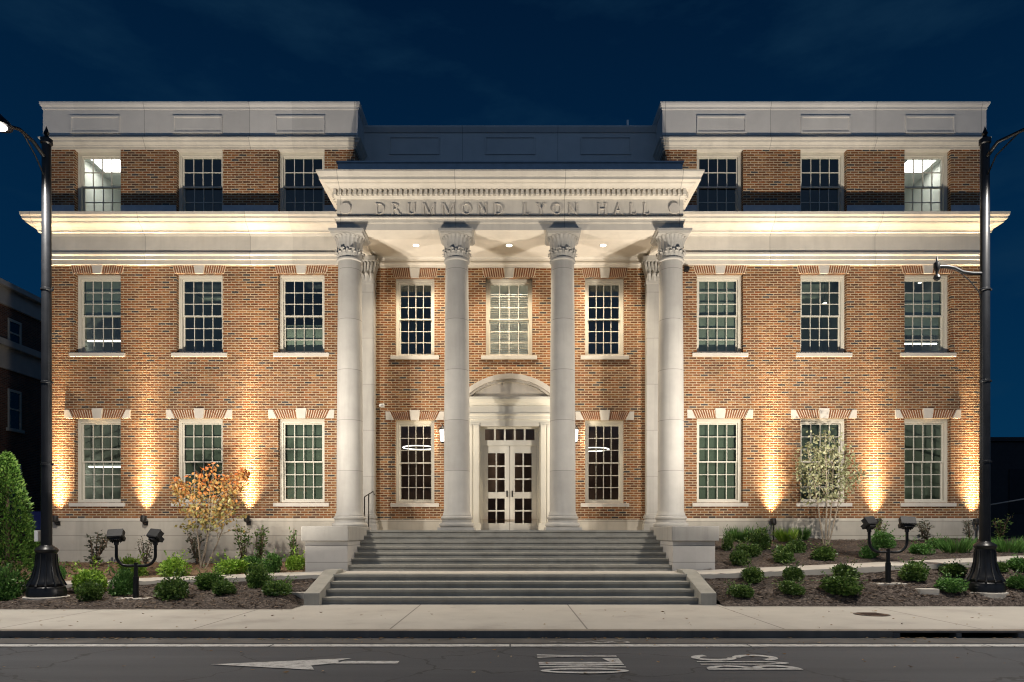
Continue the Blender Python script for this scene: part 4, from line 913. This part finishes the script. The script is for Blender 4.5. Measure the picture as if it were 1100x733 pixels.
def uplights():
    names = ('black uplight at the foot of the brick wall by the left corner', 'black uplight at the foot of the brick left of the orange tree', 'black uplight at the foot of the brick right of the orange tree',
             'black uplight at the foot of the brick left of the pale tree', 'black uplight at the foot of the brick right of the pale tree', 'black uplight at the foot of the brick wall by the right corner')
    for i, px in enumerate((64, 158, 268, 828, 940, 1044)):
        x = (px-548)*YW/F; y = YW-.20; z = 1.80 if i < 3 else 1.72
        t = thing('wall_uplight', names[i], 'uplight', (x, y, z-.3), 'uplights washing the brick wall')
        if i < 3:
            b = MB(); b.box(x-.06, x+.06, YW-.07, YW-.052, z-.17, z-.05); b.tube([(x,YW-.06,z-.11),(x,y+.02,z-.13),(x,y,z-.06)], .018, 8); b.build('bracket', M['dark'], t)
        else:
            g = ground_z(x, y); b = MB(); b.tube([(x,y,g-.05),(x,y,z-.05)], .022, 8); b.build('stake', M['dark'], t)
        a = Matrix.Translation((x, y, z)) @ Matrix.Rotation(radians(-14), 4, 'X')
        b = MB(); n = 16; pr = [(.05,-.08),(.075,-.05),(.08,.09)]
        base = len(b.v)
        for r, h in pr:
            for k in range(n): b.v.append(tuple(a @ Vector((r*cos(2*pi*k/n), r*sin(2*pi*k/n), h))))
        for j in range(2):
            for k in range(n): b.f.append((j*n+k, j*n+(k+1)%n, (j+1)*n+(k+1)%n, (j+1)*n+k))
        b.f.append(tuple(range(n)))
        hd = b.build('head', M['dark'], t, smooth=True)
        b = MB(); b.v = [tuple(a @ Vector((.074*cos(2*pi*k/n), .074*sin(2*pi*k/n), .05))) for k in range(n)]; b.f = [tuple(range(n))]; b.build('lens', M['floodlens'], hd)
        p = a @ Vector((0, 0, .10))
        jit = random.Random(i*7+3); lo = lamp('SPOT', 'uplight_beam', p, P_UP*jit.uniform(.85,1.15), C_UP, t, aim=(x+jit.uniform(-.07,.07), YW, z+jit.uniform(3.7,4.2)), spot_size=radians(74), spot_blend=1.0, shadow_soft_size=.05)
        l = lo.data; l.use_nodes = True; nt = l.node_tree; em = nt.nodes['Emission']     # narrow-beam photometric profile of the fixture
        tc = nt.nodes.new('ShaderNodeTexCoord'); sp = nt.nodes.new('ShaderNodeSeparateXYZ'); nt.links.new(tc.outputs['Normal'], sp.inputs[0])
        th = mathn(nt, 'MULTIPLY', mathn(nt, 'SUBTRACT', 1, mathn(nt, 'ABSOLUTE', sp.outputs['Z'])), 2)
        nt.links.new(mathn(nt, 'DIVIDE', 1, mathn(nt, 'ADD', th, .008)), em.inputs['Strength'])
def floods():
    for i, (px, py, aims, lab) in enumerate(((146, 643, ((-8.6,YW,11.3),(-3.0,YW,11.3)), 'black twin-headed floodlight on a post in the lower left bed'), (954, 627, ((3.0,YW,11.3),(8.8,YW,11.3)), 'black twin-headed floodlight on a post in the lower right bed'))):
        Y = 12.85 if i == 0 else 13.3
        x, y, _ = at(px, py, Y); z = EYE-(py-573)*Y/F
        t = thing('floodlight', lab, 'floodlight', (x, y, z), 'floodlights in the planting beds')
        b = MB(); b.box(x-.28, x+.28, y-.16, y+.16, z-.25, z+.012); b.build('footing', M['concrete'], t, bevel=.01)
        zt = z+.66
        b = MB(); b.tube([(x,y,z),(x,y,z+.40)], .05, 14); b.tube([(x,y,z+.40),(x,y,zt)], .036, 14); b.build('post', M['black'], t, smooth=True)
        hx = .36
        pts = [(x-hx+.0,y,z+.95),(x-hx-.01,y,z+.80)]
        b = MB(); z1 = z+.60
        cv = [(x-hx, y, z+1.0)] + [(x-hx+.2-.2*cos(a), y, z1+.2-.2*sin(a)) for a in [pi/2*k/8 for k in range(9)]] + [(x+hx-.2+.2*sin(a), y, z1+.2-.2*cos(a)) for a in [pi/2*k/8 for k in range(9)]] + [(x+hx, y, z+1.0)]
        b.tube(cv, .027, 12); b.build('bracket', M['black'], t, smooth=True)
        for s, aim in zip((-1, 1), aims):
            hp = Vector((x+s*hx, y, z+1.12)); d = (Vector(aim)-hp).normalized()
            q = d.to_track_quat('Y', 'Z'); T = Matrix.Translation(hp) @ q.to_matrix().to_4x4() @ Matrix.Rotation(s*radians(7), 4, 'Y') @ Matrix.Scale(.86, 4)
            b = MB(); b.obox(T, .15, .045, .10); b.obox(T @ Matrix.Translation((0,-.06,0)), .10, .02, .065); b.obox(T @ Matrix.Translation((0,.06,.106)), .155, .09, .005)
            for sx in (-1, 1): b.obox(T @ Matrix.Translation((sx*.156,.05,.05)), .005, .08, .055)
            for k in range(5): b.obox(T @ Matrix.Translation((-.08+.04*k,-.085,0)), .005, .018, .06)
            b.tube([(hp.x,hp.y,z+.98),(hp.x,hp.y,z+1.06)], .04, 12)
            hd = b.build('flood_head', M['matteblack'], t)
            b = MB(); b.v = [tuple(T @ Vector(p)) for p in ((-.14,.047,-.09),(.14,.047,-.09),(.14,.047,.09),(-.14,.047,.09))]; b.f = [(0,1,2,3)]; b.build('lens', M['floodlens'], hd)
            lp = T @ Vector((0,.056,0))
            lamp('AREA', 'flood_beam', lp, P_FLOOD, C_FLOOD, t, aim=lp+d, shape='RECTANGLE', size=.22, size_y=.13, spread=radians(125))
def street_lamps():
    for i, (px, py) in enumerate(((50, 641), (1058, 636))):
        Y = (12.8, 13.0)[i]; x, y, z = at(px, py, Y)
        t = thing('street_lamp', ('tall black street lamp on fluted base beside the clipped evergreen', 'tall black street lamp with a curved side arm near the right corner')[i], 'street lamp', (x, y, z))
        b = MB(); b.lathe([(.37,z-.25),(.37,z+.004),(.36,z+.008)], x, y, 32); b.build('footing', M['concrete'], t, bevel=.01)
        b = MB(); n = 32; b.lathe([(.32,z),(.32,z+.10),(.31,z+.12),(.305,z+.17),(.27,z+.20),(.285,z+.22),(.285,z+.25),(.25,z+.30),(.205,z+.40),(.18,z+.52),(.165,z+.68),(.165,z+.80),(.185,z+.82),(.19,z+.86),(.17,z+.89),(.12,z+.92),(.10,z+.94)], x, y, 32)
        for k in range(12): a = 2*pi*k/12; b.tube([(x+.31*cos(a),y+.31*sin(a),z+.20),(x+.235*cos(a),y+.235*sin(a),z+.34),(x+.178*cos(a),y+.178*sin(a),z+.56),(x+.165*cos(a),y+.165*sin(a),z+.78)], [.02,.016,.012,.01], 6)
        b.build('base', M['black'], t, smooth=True)
        zt = EYE+(573-150)*Y/F
        b = MB(); b.lathe([(.092,z+.9),(.087,z+2.5),(.076,zt-.1),(.10,zt-.08),(.10,zt),(.05,zt+.03),(.03,zt+.07),(.05,zt+.11),(.03,zt+.16),(.004,zt+.24)], x, y, 20); b.build('pole', M['black'], t, smooth=True)
        if True:
            for zz in (z+2.4, z+3.9, z+5.6):
                b = MB(); b.lathe([(.08,zz),(.098,zz+.012),(.098,zz+.04),(.08,zz+.052)], x, y, 18, False); b.box(x+.09, x+.125, y-.015, y+.015, zz+.01, zz+.042)
                b.build('clamp_band', M['black'], t)
        # arm over the road and lamp head
        ya = zt-.34; hy = 11.6; hz = EYE+(573-138)*hy/F; xh = x if i == 0 else x+.42
        b = MB(); b.tube([(x,y-.08,ya),(x,y-.35,ya+.10),((x+xh)/2,y-.7,ya+.12),(xh,hy+.2,hz+.16)], [.035,.032,.03,.028], 10); b.tube([(x,y-.08,ya-.35),(x,y-.3,ya-.12),((x*.6+xh*.4),y-.62,ya+.10)], .014, 8); b.build('arm', M['black'], t, smooth=True)
        b = MB(); b.lathe([(.03,hz+.24),(.08,hz+.19),(.16,hz+.12),(.20,hz+.05),(.20,hz+.03)], xh, hy, 24); hd = b.build('lamp_head', M['black'], t, smooth=True)
        b = MB(); b.lathe([(.02,hz-.015),(.07,hz-.008),(.11,hz+.012),(.12,hz+.028)], xh, hy, 24, True); b.build('lens', M['streetled'], hd, smooth=True)
        lamp('SPOT', 'street_beam', (xh, hy, hz-.08), P_STREET, C_STREET, t, aim=(x*.85, hy-.3, 0), spot_size=radians(165), spot_blend=.6, shadow_soft_size=.12)
        if i == 0:
            b = MB(); q = at(41, 576, Y); b.box(q[0]-.035, q[0]+.035, y-.06, y+.06, q[2]-.1, q[2]+.1); b.build('service_box', M['whiteplastic'], t, bevel=.005)
        else:
            za = EYE+(573-292)*Y/F; X = lambda p: (p-548)*Y/F; Z = lambda p: EYE+(573-p)*Y/F
            b = MB(); b.tube([(X(1056),y,Z(294)),(X(1045),y,Z(294)),(X(1034),y,Z(292.5)),(X(1025),y,Z(288)),(X(1017),y,Z(286.5)),(X(1007),y,Z(286.5))], .034, 10)
            b.tube([(X(1056),y,Z(327)),(X(1051),y,Z(313)),(X(1042),y,Z(302)),(X(1028),y,Z(290))], .010, 8); b.build('side_arm', M['black'], t, smooth=True)
            b = MB(); xx = X(1006.5); b.lathe([(.003,Z(275)),(.018,Z(279)),(.02,Z(281)),(.055,Z(283)),(.06,Z(287)),(.045,Z(290)),(.02,Z(292)),(.02,Z(295)),(.05,Z(296)),(.065,Z(298.5)),(.045,Z(301)),(.01,Z(302))][::-1], xx, y, 16); b.build('finial', M['black'], t, smooth=True)
sconces(); cameras(); uplights(); floods(); street_lamps()

# ------------------------------------------------------------------ plants
def leaf_quad(b, p, d, n, l, w):
    s = d.cross(n).normalized(); k = len(b.v)
    b.v += [tuple(p), tuple(p+d*l*.5+s*w+n*w*.3), tuple(p+d*l), tuple(p+d*l*.5-s*w+n*w*.3), tuple(p+d*l*.55)]
    b.f += [(k, k+1, k+4), (k+1, k+2, k+4), (k+2, k+3, k+4), (k+3, k, k+4)]
def rv(): 
    while True:
        v = Vector((random.uniform(-1,1), random.uniform(-1,1), random.uniform(-1,1)))
        if .05 < v.length < 1: return v.normalized()
MESHES = {}
def shrub_mesh(kind, seed):
    random.seed(seed); b = MB()
    if kind == 'sprig':      # upright twiggy young shrub, unit height
        st = MB()
        for s in range(7):
            a = random.uniform(0, 6.28); sp = random.uniform(.05, .28); top = Vector((sp*cos(a), sp*sin(a), random.uniform(.7, 1)))
            pts = [Vector((0,0,0)).lerp(top, t)+Vector((random.uniform(-.02,.02), random.uniform(-.02,.02), 0)) for t in (0,.35,.7,1)]
            st.tube(pts, [.012,.01,.008,.004], 5)
            for k in range(30):
                t = random.uniform(.12, 1); p = Vector((0,0,0)).lerp(top, t); d = (rv()+Vector((0,0,.5))).normalized()
                leaf_quad(b, p+d*random.uniform(0,.08), d, rv(), random.uniform(.06,.11), random.uniform(.016,.028))
        return b, st
    if kind == 'tuft':       # low grassy clump
        for k in range(420):
            a = random.uniform(0, 6.28); r = random.uniform(0, .38)**1; o = Vector((r*cos(a), r*sin(a), 0)); out = Vector((cos(a), sin(a), random.uniform(.8, 2.6))).normalized()
            leaf_quad(b, o, out, Vector((cos(a+1.2), sin(a+1.2), .2)), random.uniform(.3,.62), random.uniform(.012,.022))
        st = MB(); st.tube([(0,0,-.03),(0,0,.1)], .05, 6); return b, st
    lumps = [(rv()*random.uniform(.25,.5), random.uniform(.28,.48)) for _ in range(13)]
    n = 2600
    for k in range(n):
        c, r = random.choice(lumps); d = rv(); p = Vector((c.x, c.y, c.z*.8+.45)) + d*r*random.uniform(.75, 1.05)
        if p.z < 0: p.z = random.uniform(0, .1)
        if p.length > 1.15: p *= .9
        dd = (d + rv()*.8 + Vector((0,0,.25))).normalized()
        leaf_quad(b, p*.62, dd, (d+rv()*.6).normalized(), random.uniform(.07,.135), random.uniform(.022,.04))
    for q in range(9):           # a few shoots break the outline
        d = (rv()+Vector((0,0,.9))).normalized()
        for k in range(7): leaf_quad(b, Vector((0,0,.28))+d*(.42+.05*k), (d+rv()*.9).normalized(), rv(), random.uniform(.07,.12), .028)
    st = MB()
    for s in range(6):
        a = s*1.05; st.tube([(0,0,-.05),(.08*cos(a),.08*sin(a),.12),(.26*cos(a),.26*sin(a),.4)], [.022,.018,.008], 5)
    return b, st
def plant(name, kind, mat, px, py_base, w_px, h_px, Y, label, group):
    """px: centre, py_base: foot in the photograph, w, h in photograph pixels at depth Y"""
    global seedc; seedc += 1
    key = (kind, mat, seedc % 7)
    if key not in MESHES:
        b, st = shrub_mesh(kind, 100+hash(kind) % 7*0 + (seedc % 7)*13 + {'bush':0,'sprig':3,'tuft':5}[kind])
        me = b.mesh(name+'_leaves'); me.materials.append(M[mat]); ms = st.mesh(name+'_stem'); ms.materials.append(M['twig'])
        zs = [v.co.z for v in me.vertices]; xs = [v.co.x for v in me.vertices]
        MESHES[key] = (me, ms, max(zs), (max(xs)-min(xs)))
    me, ms, hz, wx = MESHES[key]
    x = (px-548)*Y/F; z = ground_z(x, Y)
    t = thing(name, label, 'plant' if kind != 'bush' else 'shrub', (x, Y, z), group)
    top = EYE-(py_base-h_px-573)*Y/F
    sx = 1.08*w_px*Y/F/wx; sz = 1.12*max(.15, (top-z))/hz
    if kind == 'bush': sz = max(sz, .70*sx)
    t.rotation_euler = (0, 0, 0)
    rr_ = random.Random(seedc); rz = rr_.uniform(0, 6.28); vx = rr_.uniform(.85, 1.15); vy = rr_.uniform(.85, 1.15)
    for m, nm in ((me, 'foliage'), (ms, 'stem')):
        o = bpy.data.objects.new(nm, m); COL.objects.link(o); o.parent = t; o.scale = (sx*vx, sx*vy, sz); o.rotation_euler = (0, 0, rz)
    return t
seedc = 0
GL, GU, HL, HU = 'dark shrubs in the lower left bed', 'plants in the upper left bed', 'shrubs in the lower right bed', 'plants in the upper right bed'
PL = [
 # name, kind, mat, px, base, w, h, Y, label, group
 ('shrub','bush','lf_mid',8,652,34,48,12.75,'green shrub in the lower left bed at the foot of the clipped evergreen',GL),
 ('shrub','bush','lf_lime',95,636,36,38,13.5,'lime green shrub in lower left bed right of the street lamp',GL),
 ('shrub','bush','lf_dark',97,650,34,32,12.65,'dark shrub right in front of the lime shrub by the left street lamp',GL),
 ('shrub','bush','lf_mid',131,637,32,30,13.3,'dark shrub in lower left bed just left of the floodlight post',GL),
 ('shrub','bush','lf_dark',186,650,36,36,12.75,'dark shrub in lower left bed just right of the floodlight post',GL),
 ('shrub','bush','lf_dark',227,635,30,28,13.45,'dark shrub below the orange tree, the further of the pair',GL),
 ('shrub','bush','lf_dark',241,647,32,28,12.85,'dark shrub below the orange tree, the nearer of the pair',GL),
 ('shrub','bush','lf_dark',280,633,34,30,13.45,'dark shrub close to the left steps, the further of the pair',GL),
 ('shrub','bush','lf_dark',299,650,36,32,12.85,'dark shrub close to the left steps, the nearer of the pair',GL),
 ('shrub','bush','lf_mid',63,622,18,22,14.95,'small green shrub half hidden behind the base of the left street lamp',GU),
 ('shrub','bush','lf_lime',141,615,32,20,15.6,'lime shrub in upper left bed behind the left floodlight',GU),
 ('shrub','bush','lf_lime',187,617,36,24,15.5,'broad lime shrub in upper left bed left of the orange tree',GU),
 ('shrub','bush','lf_lime',247,615,32,20,15.6,'lime shrub in upper left bed right of the orange tree',GU),
 ('shrub','bush','lf_mid',272,612,32,20,16.1,'low green shrub in upper left bed, left half of the wide clump',GU),
 ('shrub','bush','lf_mid',293,613,28,22,15.6,'green shrub in upper left bed, right half of the wide clump',GU),
 ('shrub','bush','lf_lime',318,606,22,18,16.3,'small lime shrub in upper left bed beside the stone pedestal',GU),
 ('young_shrub','sprig','lf_grey',101,603,24,30,18.2,'grey twiggy plant against the base wall above the lime shrub',GU),
 ('young_shrub','sprig','lf_grey',156,604,22,26,18.2,'grey twiggy plant against the base wall behind the left floodlight',GU),
 ('young_shrub','sprig','lf_grey',212,604,20,34,18.4,'grey twiggy plant behind the stems of the orange tree',GU),
 ('young_shrub','sprig','lf_dark',262,599,16,30,17.8,'upright dark twiggy plant right of the orange tree, the nearer one',GU),
 ('young_shrub','sprig','lf_dark',279,598,16,30,18.2,'upright dark twiggy plant between the orange tree and the pedestal',GU),
 ('young_shrub','sprig','lf_dark',316,600,18,30,16.9,'upright dark twiggy plant directly beside the left pedestal',GU),
 ('shrub','bush','lf_dark',795,645,27,24,12.95,'round shrub beside the right steps, front row of the lower bed',HL),
 ('shrub','bush','lf_dark',809,629,33,26,13.6,'spreading shrub beside the right steps, back row of the lower bed',HL),
 ('shrub','bush','lf_dark',849,645,28,24,12.95,'round shrub, second from the right steps in the front row',HL),
 ('shrub','bush','lf_dark',852,626,30,22,13.6,'shrub, second from the right steps in the back row',HL),
 ('shrub','bush','lf_dark',904,645,34,26,12.95,'round shrub, third from the right steps in the front row',HL),
 ('shrub','bush','lf_dark',908,628,34,28,13.55,'large shrub, third from the right steps in the back row',HL),
 ('shrub','bush','lf_dark',979,630,34,30,13.45,'dark shrub in lower right bed just right of the floodlight post',HL),
 ('shrub','bush','lf_mid',1021,643,34,26,12.95,'round bright shrub left of the right street lamp, front row',HL),
 ('shrub','bush','lf_dark',1024,626,36,24,13.6,'wide dark shrub left of the right street lamp, back row',HL),
 ('shrub','bush','lf_dark',1073,624,20,22,13.65,'small shrub just behind the base of the right street lamp',HL),
 ('shrub','bush','lf_mid',1095,640,24,26,12.95,'shrub at the right edge of the lower bed, front row',HL),
 ('shrub','bush','lf_mid',1097,618,24,22,13.7,'shrub at the right edge of the lower bed, back row',HL),
 ('shrub','bush','lf_dark',782,582,14,16,17.2,'small dark shrub in upper right bed peeping over the pedestal',HU),
 ('shrub','bush','lf_dark',817,584,26,20,17.4,'dark shrub in upper right bed below the uplight',HU),
 ('shrub','bush','lf_dark',803,597,26,20,16.2,'dark shrub in upper right bed near the pedestal, the further of the pair',HU),
 ('shrub','bush','lf_dark',795,607,26,22,15.4,'dark shrub in upper right bed near the pedestal, the nearer of the pair',HU),
 ('shrub','bush','lf_dark',840,605,32,22,15.5,'wide dark shrub in the middle of upper right bed',HU),
 ('shrub','bush','lf_dark',855,592,24,16,16.6,'small dark shrub left of the pale tree trunk',HU),
 ('shrub','bush','lf_dark',886,603,27,18,15.6,'dark shrub directly below the pale tree',HU),
 ('shrub','bush','lf_mid',934,602,28,22,15.6,'green shrub behind the left head of the right floodlight',HU),
 ('shrub','bush','lf_mid',951,589,32,20,17.0,'wide green shrub near the wall behind the right floodlight',HU),
 ('shrub','bush','lf_mid',990,600,26,22,15.8,'green shrub in upper right bed just right of the floodlight',HU),
 ('shrub','bush','lf_mid',1005,590,26,16,16.8,'low green shrub under the last ground-floor window',HU),
 ('grass_clump','tuft','lf_mid',1027,600,40,24,15.9,'broad grassy clump left of the right street lamp',HU),
 ('grass_clump','tuft','lf_mid',1083,600,40,24,15.9,'broad grassy clump right of the right street lamp',HU),
 ('grass_clump','tuft','lf_mid',795,577,34,12,18.6,'low grassy plant along the wall nearest the right pedestal',HU),
 ('grass_clump','tuft','lf_lime',845,578,30,12,18.6,'low grassy plant along the wall left of the pale tree',HU),
 ('grass_clump','tuft','lf_mid',862,578,20,12,18.7,'small grassy plant along the wall at the foot of the pale tree',HU),
 ('young_shrub','sprig','lf_dark',945,580,20,22,18.6,'dark twiggy plant against the wall behind the right floodlight',HU),
 ('young_shrub','sprig','lf_grey',995,584,24,24,18.6,'grey twiggy plant under the last ground-floor window',HU),
 ('young_shrub','sprig','lf_grey',1042,584,20,26,18.6,'grey twiggy plant at the right corner of the brick wall',HU),
 ('young_shrub','sprig','lf_dark',1074,582,24,28,18.2,'dark twiggy plant beyond the right street lamp',HU),
]
for p in PL: plant(*p)

def small_tree(name, label, px, py, Y, crown, stems, mat, nleaf, seed, lsz, blobs):
    random.seed(seed); x, y, _ = at(px, py, Y); z = ground_z(x, y)
    t = thing(name, label, 'tree', (x, y, z))
    b = MB(); tips = []
    cx0, cx1, cy0, cy1 = crown     # crown box in photograph pixels
    for dx, topx, topy, dy in stems:
        tx, _, tz = at(topx, topy, Y); p0 = Vector((x+dx, y, z-.05)); p3 = Vector((tx, y+dy, tz))
        pts = [p0.lerp(p3, s) + Vector((.05*sin(s*5+dx*9), .04*cos(s*4+dx*20), 0))*s for s in (0,.2,.4,.6,.8,1)]
        b.tube(pts, [.021,.019,.016,.013,.009,.004], 8)
        for k in range(12):
            s = random.uniform(.42, .95); o = p0.lerp(p3, s); d = Vector((random.uniform(-1,1), random.uniform(-1,1), random.uniform(.1,.9))).normalized(); l = random.uniform(.35,.75)*(1.2-s*.4)
            e = o+d*l; b.tube([o, o.lerp(e,.5)+Vector((0,0,.03)), e], [.007,.005,.0025], 5); tips += [o.lerp(e,q) for q in (.5,.75,1)]
    b.build('trunk', M['bark'], t, smooth=True)
    lf = MB(); n = 0
    while n < nleaf:
        if random.random() < .45 and tips: p = random.choice(tips) + rv()*random.uniform(0,.16)
        else:
            bx, by, br = random.choice(blobs); q = at(bx, by, Y); p = Vector(q)+Vector((0,random.uniform(-.15,.15),0)) + rv()*br*Y/F*random.uniform(.3,1)**.6
        q = (548+p.x*F/p.y, 573-(p.z-EYE)*F/p.y)
        if not (cx0 < q[0] < cx1 and cy0 < q[1] < cy1): continue
        d = (rv()+Vector((0,0,-.5))).normalized(); leaf_quad(lf, p, d, rv(), random.uniform(.6,1.2)*lsz, random.uniform(.8,1.2)*lsz*.27); n += 1
    lf.build('crown', M[mat], t)
small_tree('small_tree', 'young multi-stemmed tree with orange autumn leaves against the left wall', 216, 601, 17.2, (183,268,496,570), [(0,205,520,0),(.05,226,508,.2),(-.03,236,530,-.2),(.09,248,540,.3)], 'lf_orange', 1550, 5, .115,
           [(205,535,18),(225,515,18),(250,520,14),(240,545,18),(215,555,14),(195,525,10),(262,510,5),(222,540,24)])
small_tree('small_tree', 'young multi-stemmed tree with pale olive leaves against the right wall', 887, 578, 18.0, (851,933,455,548), [(-.04,868,480,0),(.04,902,470,.2),(.0,885,465,-.15),(.06,915,490,.2)], 'lf_pale', 1600, 9, .105,
           [(870,490,18),(890,475,16),(905,495,20),(915,510,14),(880,520,18),(862,505,10),(900,525,14),(888,500,30)])
def evergreen():
    random.seed(3); Y = 13.6; x, y, _ = at(8, 620, Y); z = ground_z(x, y); H = EYE-(490-573)*Y/F - z; R = .56
    t = thing('clipped_evergreen', 'dense cone-shaped evergreen left of the left street lamp', 'tree', (x, y, z))
    b = MB(); b.tube([(x,y,z-.1),(x,y,z+H*.8)], [.05,.02], 8); b.build('trunk', M['twig'], t)
    b = MB()
    for k in range(9000):
        h = random.random()**1.15; a = random.uniform(0, 6.283)
        prof = (1-h)**.62*min(1, .75+h*2.5); r = R*prof*(1+.12*sin(a*5+h*17)+.10*sin(a*9-h*27)+.06*sin(a*3+h*47))*random.uniform(.80,1.04)
        p = Vector((x+r*cos(a), y+r*sin(a), z+.03+h*H)); d = (Vector((cos(a), sin(a), .9))+rv()*.7).normalized()
        leaf_quad(b, p, d, rv(), random.uniform(.05,.10), random.uniform(.012,.022))
    b.build('crown', M['lf_cone'], t)
evergreen()

# ------------------------------------------------------------------ neighbours
def neighbours():
    X = -20.0; zz = lambda py, px=0: EYE+(573-py)*(-X*F/(548-px))/F
    t = thing('neighbour_building', 'dark brick building with stone bands standing in shadow at the far left', 'building', (X-6, 30, 0))
    y0, y1 = 16.0, 44.0; ztop = zz(303)
    ops = []
    for k in range(7):
        yc = 18.1+k*3.35+.0
        ops += [(yc, 2.0, 4.2), (yc, zz(462,0)+.15, zz(415,0)), (yc, zz(368), zz(338))]
    b = MB(); b.box(X-12, X, y0, y1, -.1, ztop-.85); b.build('wall', M['brickfar'], t)
    b = MB(); b.box(X-12.1, X+.12, y0-.1, y1+.1, ztop-.85, ztop-.2); b.box(X-12.2, X+.35, y0-.3, y1+.3, ztop-.2, ztop); b.build('parapet', M['cast'], t)
    zc = zz(392); b = MB(); b.box(X-12.05, X+.08, y0-.05, y1+.05, zc-.1, zc+.75); b.box(X-12.1, X+.28, y0-.2, y1+.2, zc+.751, zc+1.0); b.build('stone_band', M['cast'], t)
    for yc, a, d in ops:
        b = MB(); b.box(X-.02, X+.05, yc-.36, yc-.29, a, d); b.box(X-.02, X+.05, yc+.29, yc+.36, a, d); b.box(X-.02, X+.05, yc-.29, yc+.29, d-.1, d); b.box(X-.02, X+.05, yc-.29, yc+.29, (a+d)/2-.03, (a+d)/2+.03); b.box(X-.02, X+.12, yc-.45, yc+.45, a-.12, a)
        w = b.build('window', M['white'], t)
        b = MB(); b.box(X-.01, X+.015, yc-.29, yc+.29, a, d-.1); b.build('pane', M['darkglass'], w)
    b = MB(); b.box(X-11.5, X-.4, y0+.4, y1-.4, ztop-.3, ztop-.1); b.build('roof', M['roof'], t)
    t = thing('low_building', 'low unlit dark building beyond the right corner of the hall', 'building', (27, 31, 0))
    b = MB(); b.box(17.5, 45, 28, 40, -.1, 5.1); b.build('wall', M['darkwall'], t)
    b = MB(); b.box(17.4, 45.1, 27.9, 40.1, 5.1, 5.26); b.build('roof', M['roofdark'], t)
    for k in range(5): 
        b = MB(); b.box(20+k*3.5, 21.4+k*3.5, 27.97, 28.02, 2.2, 4.0); b.build('window', M['darkglass'], t)
    r = thing('guard_rail', 'thin pale metal rail in front of the dark building at the far right', 'railing', (16.5, 24, 0))
    b = MB(); b.tube([at(1060,543,23.5), at(1110,534.5,22.8), at(1200,519,21.6)], .022, 8); b.build('rail', M['railpale'], r)
    b = MB()
    for px, py, Y in ((1060,543,23.5),(1110,534.5,22.8),(1200,519,21.6)): p = at(px, py, Y); b.tube([(p[0],p[1],-.05),p], .02, 8)
    b.build('post', M['dark'], r)
    x, y, z = at(39, 569, 24); x0 = x-.28; x1 = x+.28
    t = thing('blue_banner', 'small blue panel sign on posts beyond the left corner of the hall', 'sign', (x, y, 0))
    b = MB(); b.box(x0, x1, y, y+.05, z, z+.62); b.build('panel', plain('blue_panel', (.06,.08,.30), .5, .1), t, bevel=.01)
    b = MB(); b.box(x0+.03, x0+.08, y+.052, y+.1, -.05, z+.6); b.build('post', M['steel'], t)
    b = MB(); b.box(x1-.08, x1-.03, y+.052, y+.1, -.05, z+.6); b.build('post', M['steel'], t)
M['darkglass'] = plain('dark_glass', (.02,.025,.03), .1, .1, bmp=0)
M['darkwall'] = plain('dark_cladding', (.02,.02,.022), .8, .2)
M['roofdark'] = plain('dark_roof', (.03,.03,.032), .9, .1)
M['railpale'] = plain('galvanised_rail', (.35,.36,.36), .4, .1)
neighbours()

def litter():
    random.seed(21); b = MB()
    for k in range(420):
        u = random.random()
        if u < .55: x, y, z = random.gauss(random.choice((-4.2,-5.5,-2,1.5,5.5,8)), .8), CURB0-abs(random.gauss(0,.10))-.01, .012
        elif u < .8: x, y, z = random.uniform(-10,10), random.uniform(9.7,12.0), WALK_Z+.006
        else: x, y, z = random.uniform(-10,10), random.uniform(7.0,9.3), .012
        Mx = Matrix.Translation((x, y, z)) @ Matrix.Rotation(random.uniform(0, 6.3), 4, 'Z') @ Matrix.Rotation(random.uniform(-.5,.5), 4, 'X')
        l = random.uniform(.015,.04); b.quad(*[Mx @ Vector(p) for p in ((-l,0,.004),(0,-l*.5,0),(l,0,.008),(0,l*.5,.002))])
    o = b.build('fallen_leaves', leaf_mat('fallen_leaf', [(0,(.12,.06,.025)),(.5,(.25,.15,.07)),(1,(.42,.33,.2))], .8)); o['kind'] = 'stuff'
    for i, (px, Y, w) in enumerate(((322, 13.15, .42), (994, 12.95, .36))):
        x = (px-548)*Y/F; z = ground_z(x, Y)
        t = MB().box(x-w/2, x+w/2, Y-.14, Y+.16, z-.1, z+.035).build('paving_stone', M['concrete'], bevel=.008)
        tag(t, ('flat pale concrete slab in the mulch beside the left steps', 'flat pale concrete slab in the mulch right of the right floodlight')[i], 'paving stone')
litter()
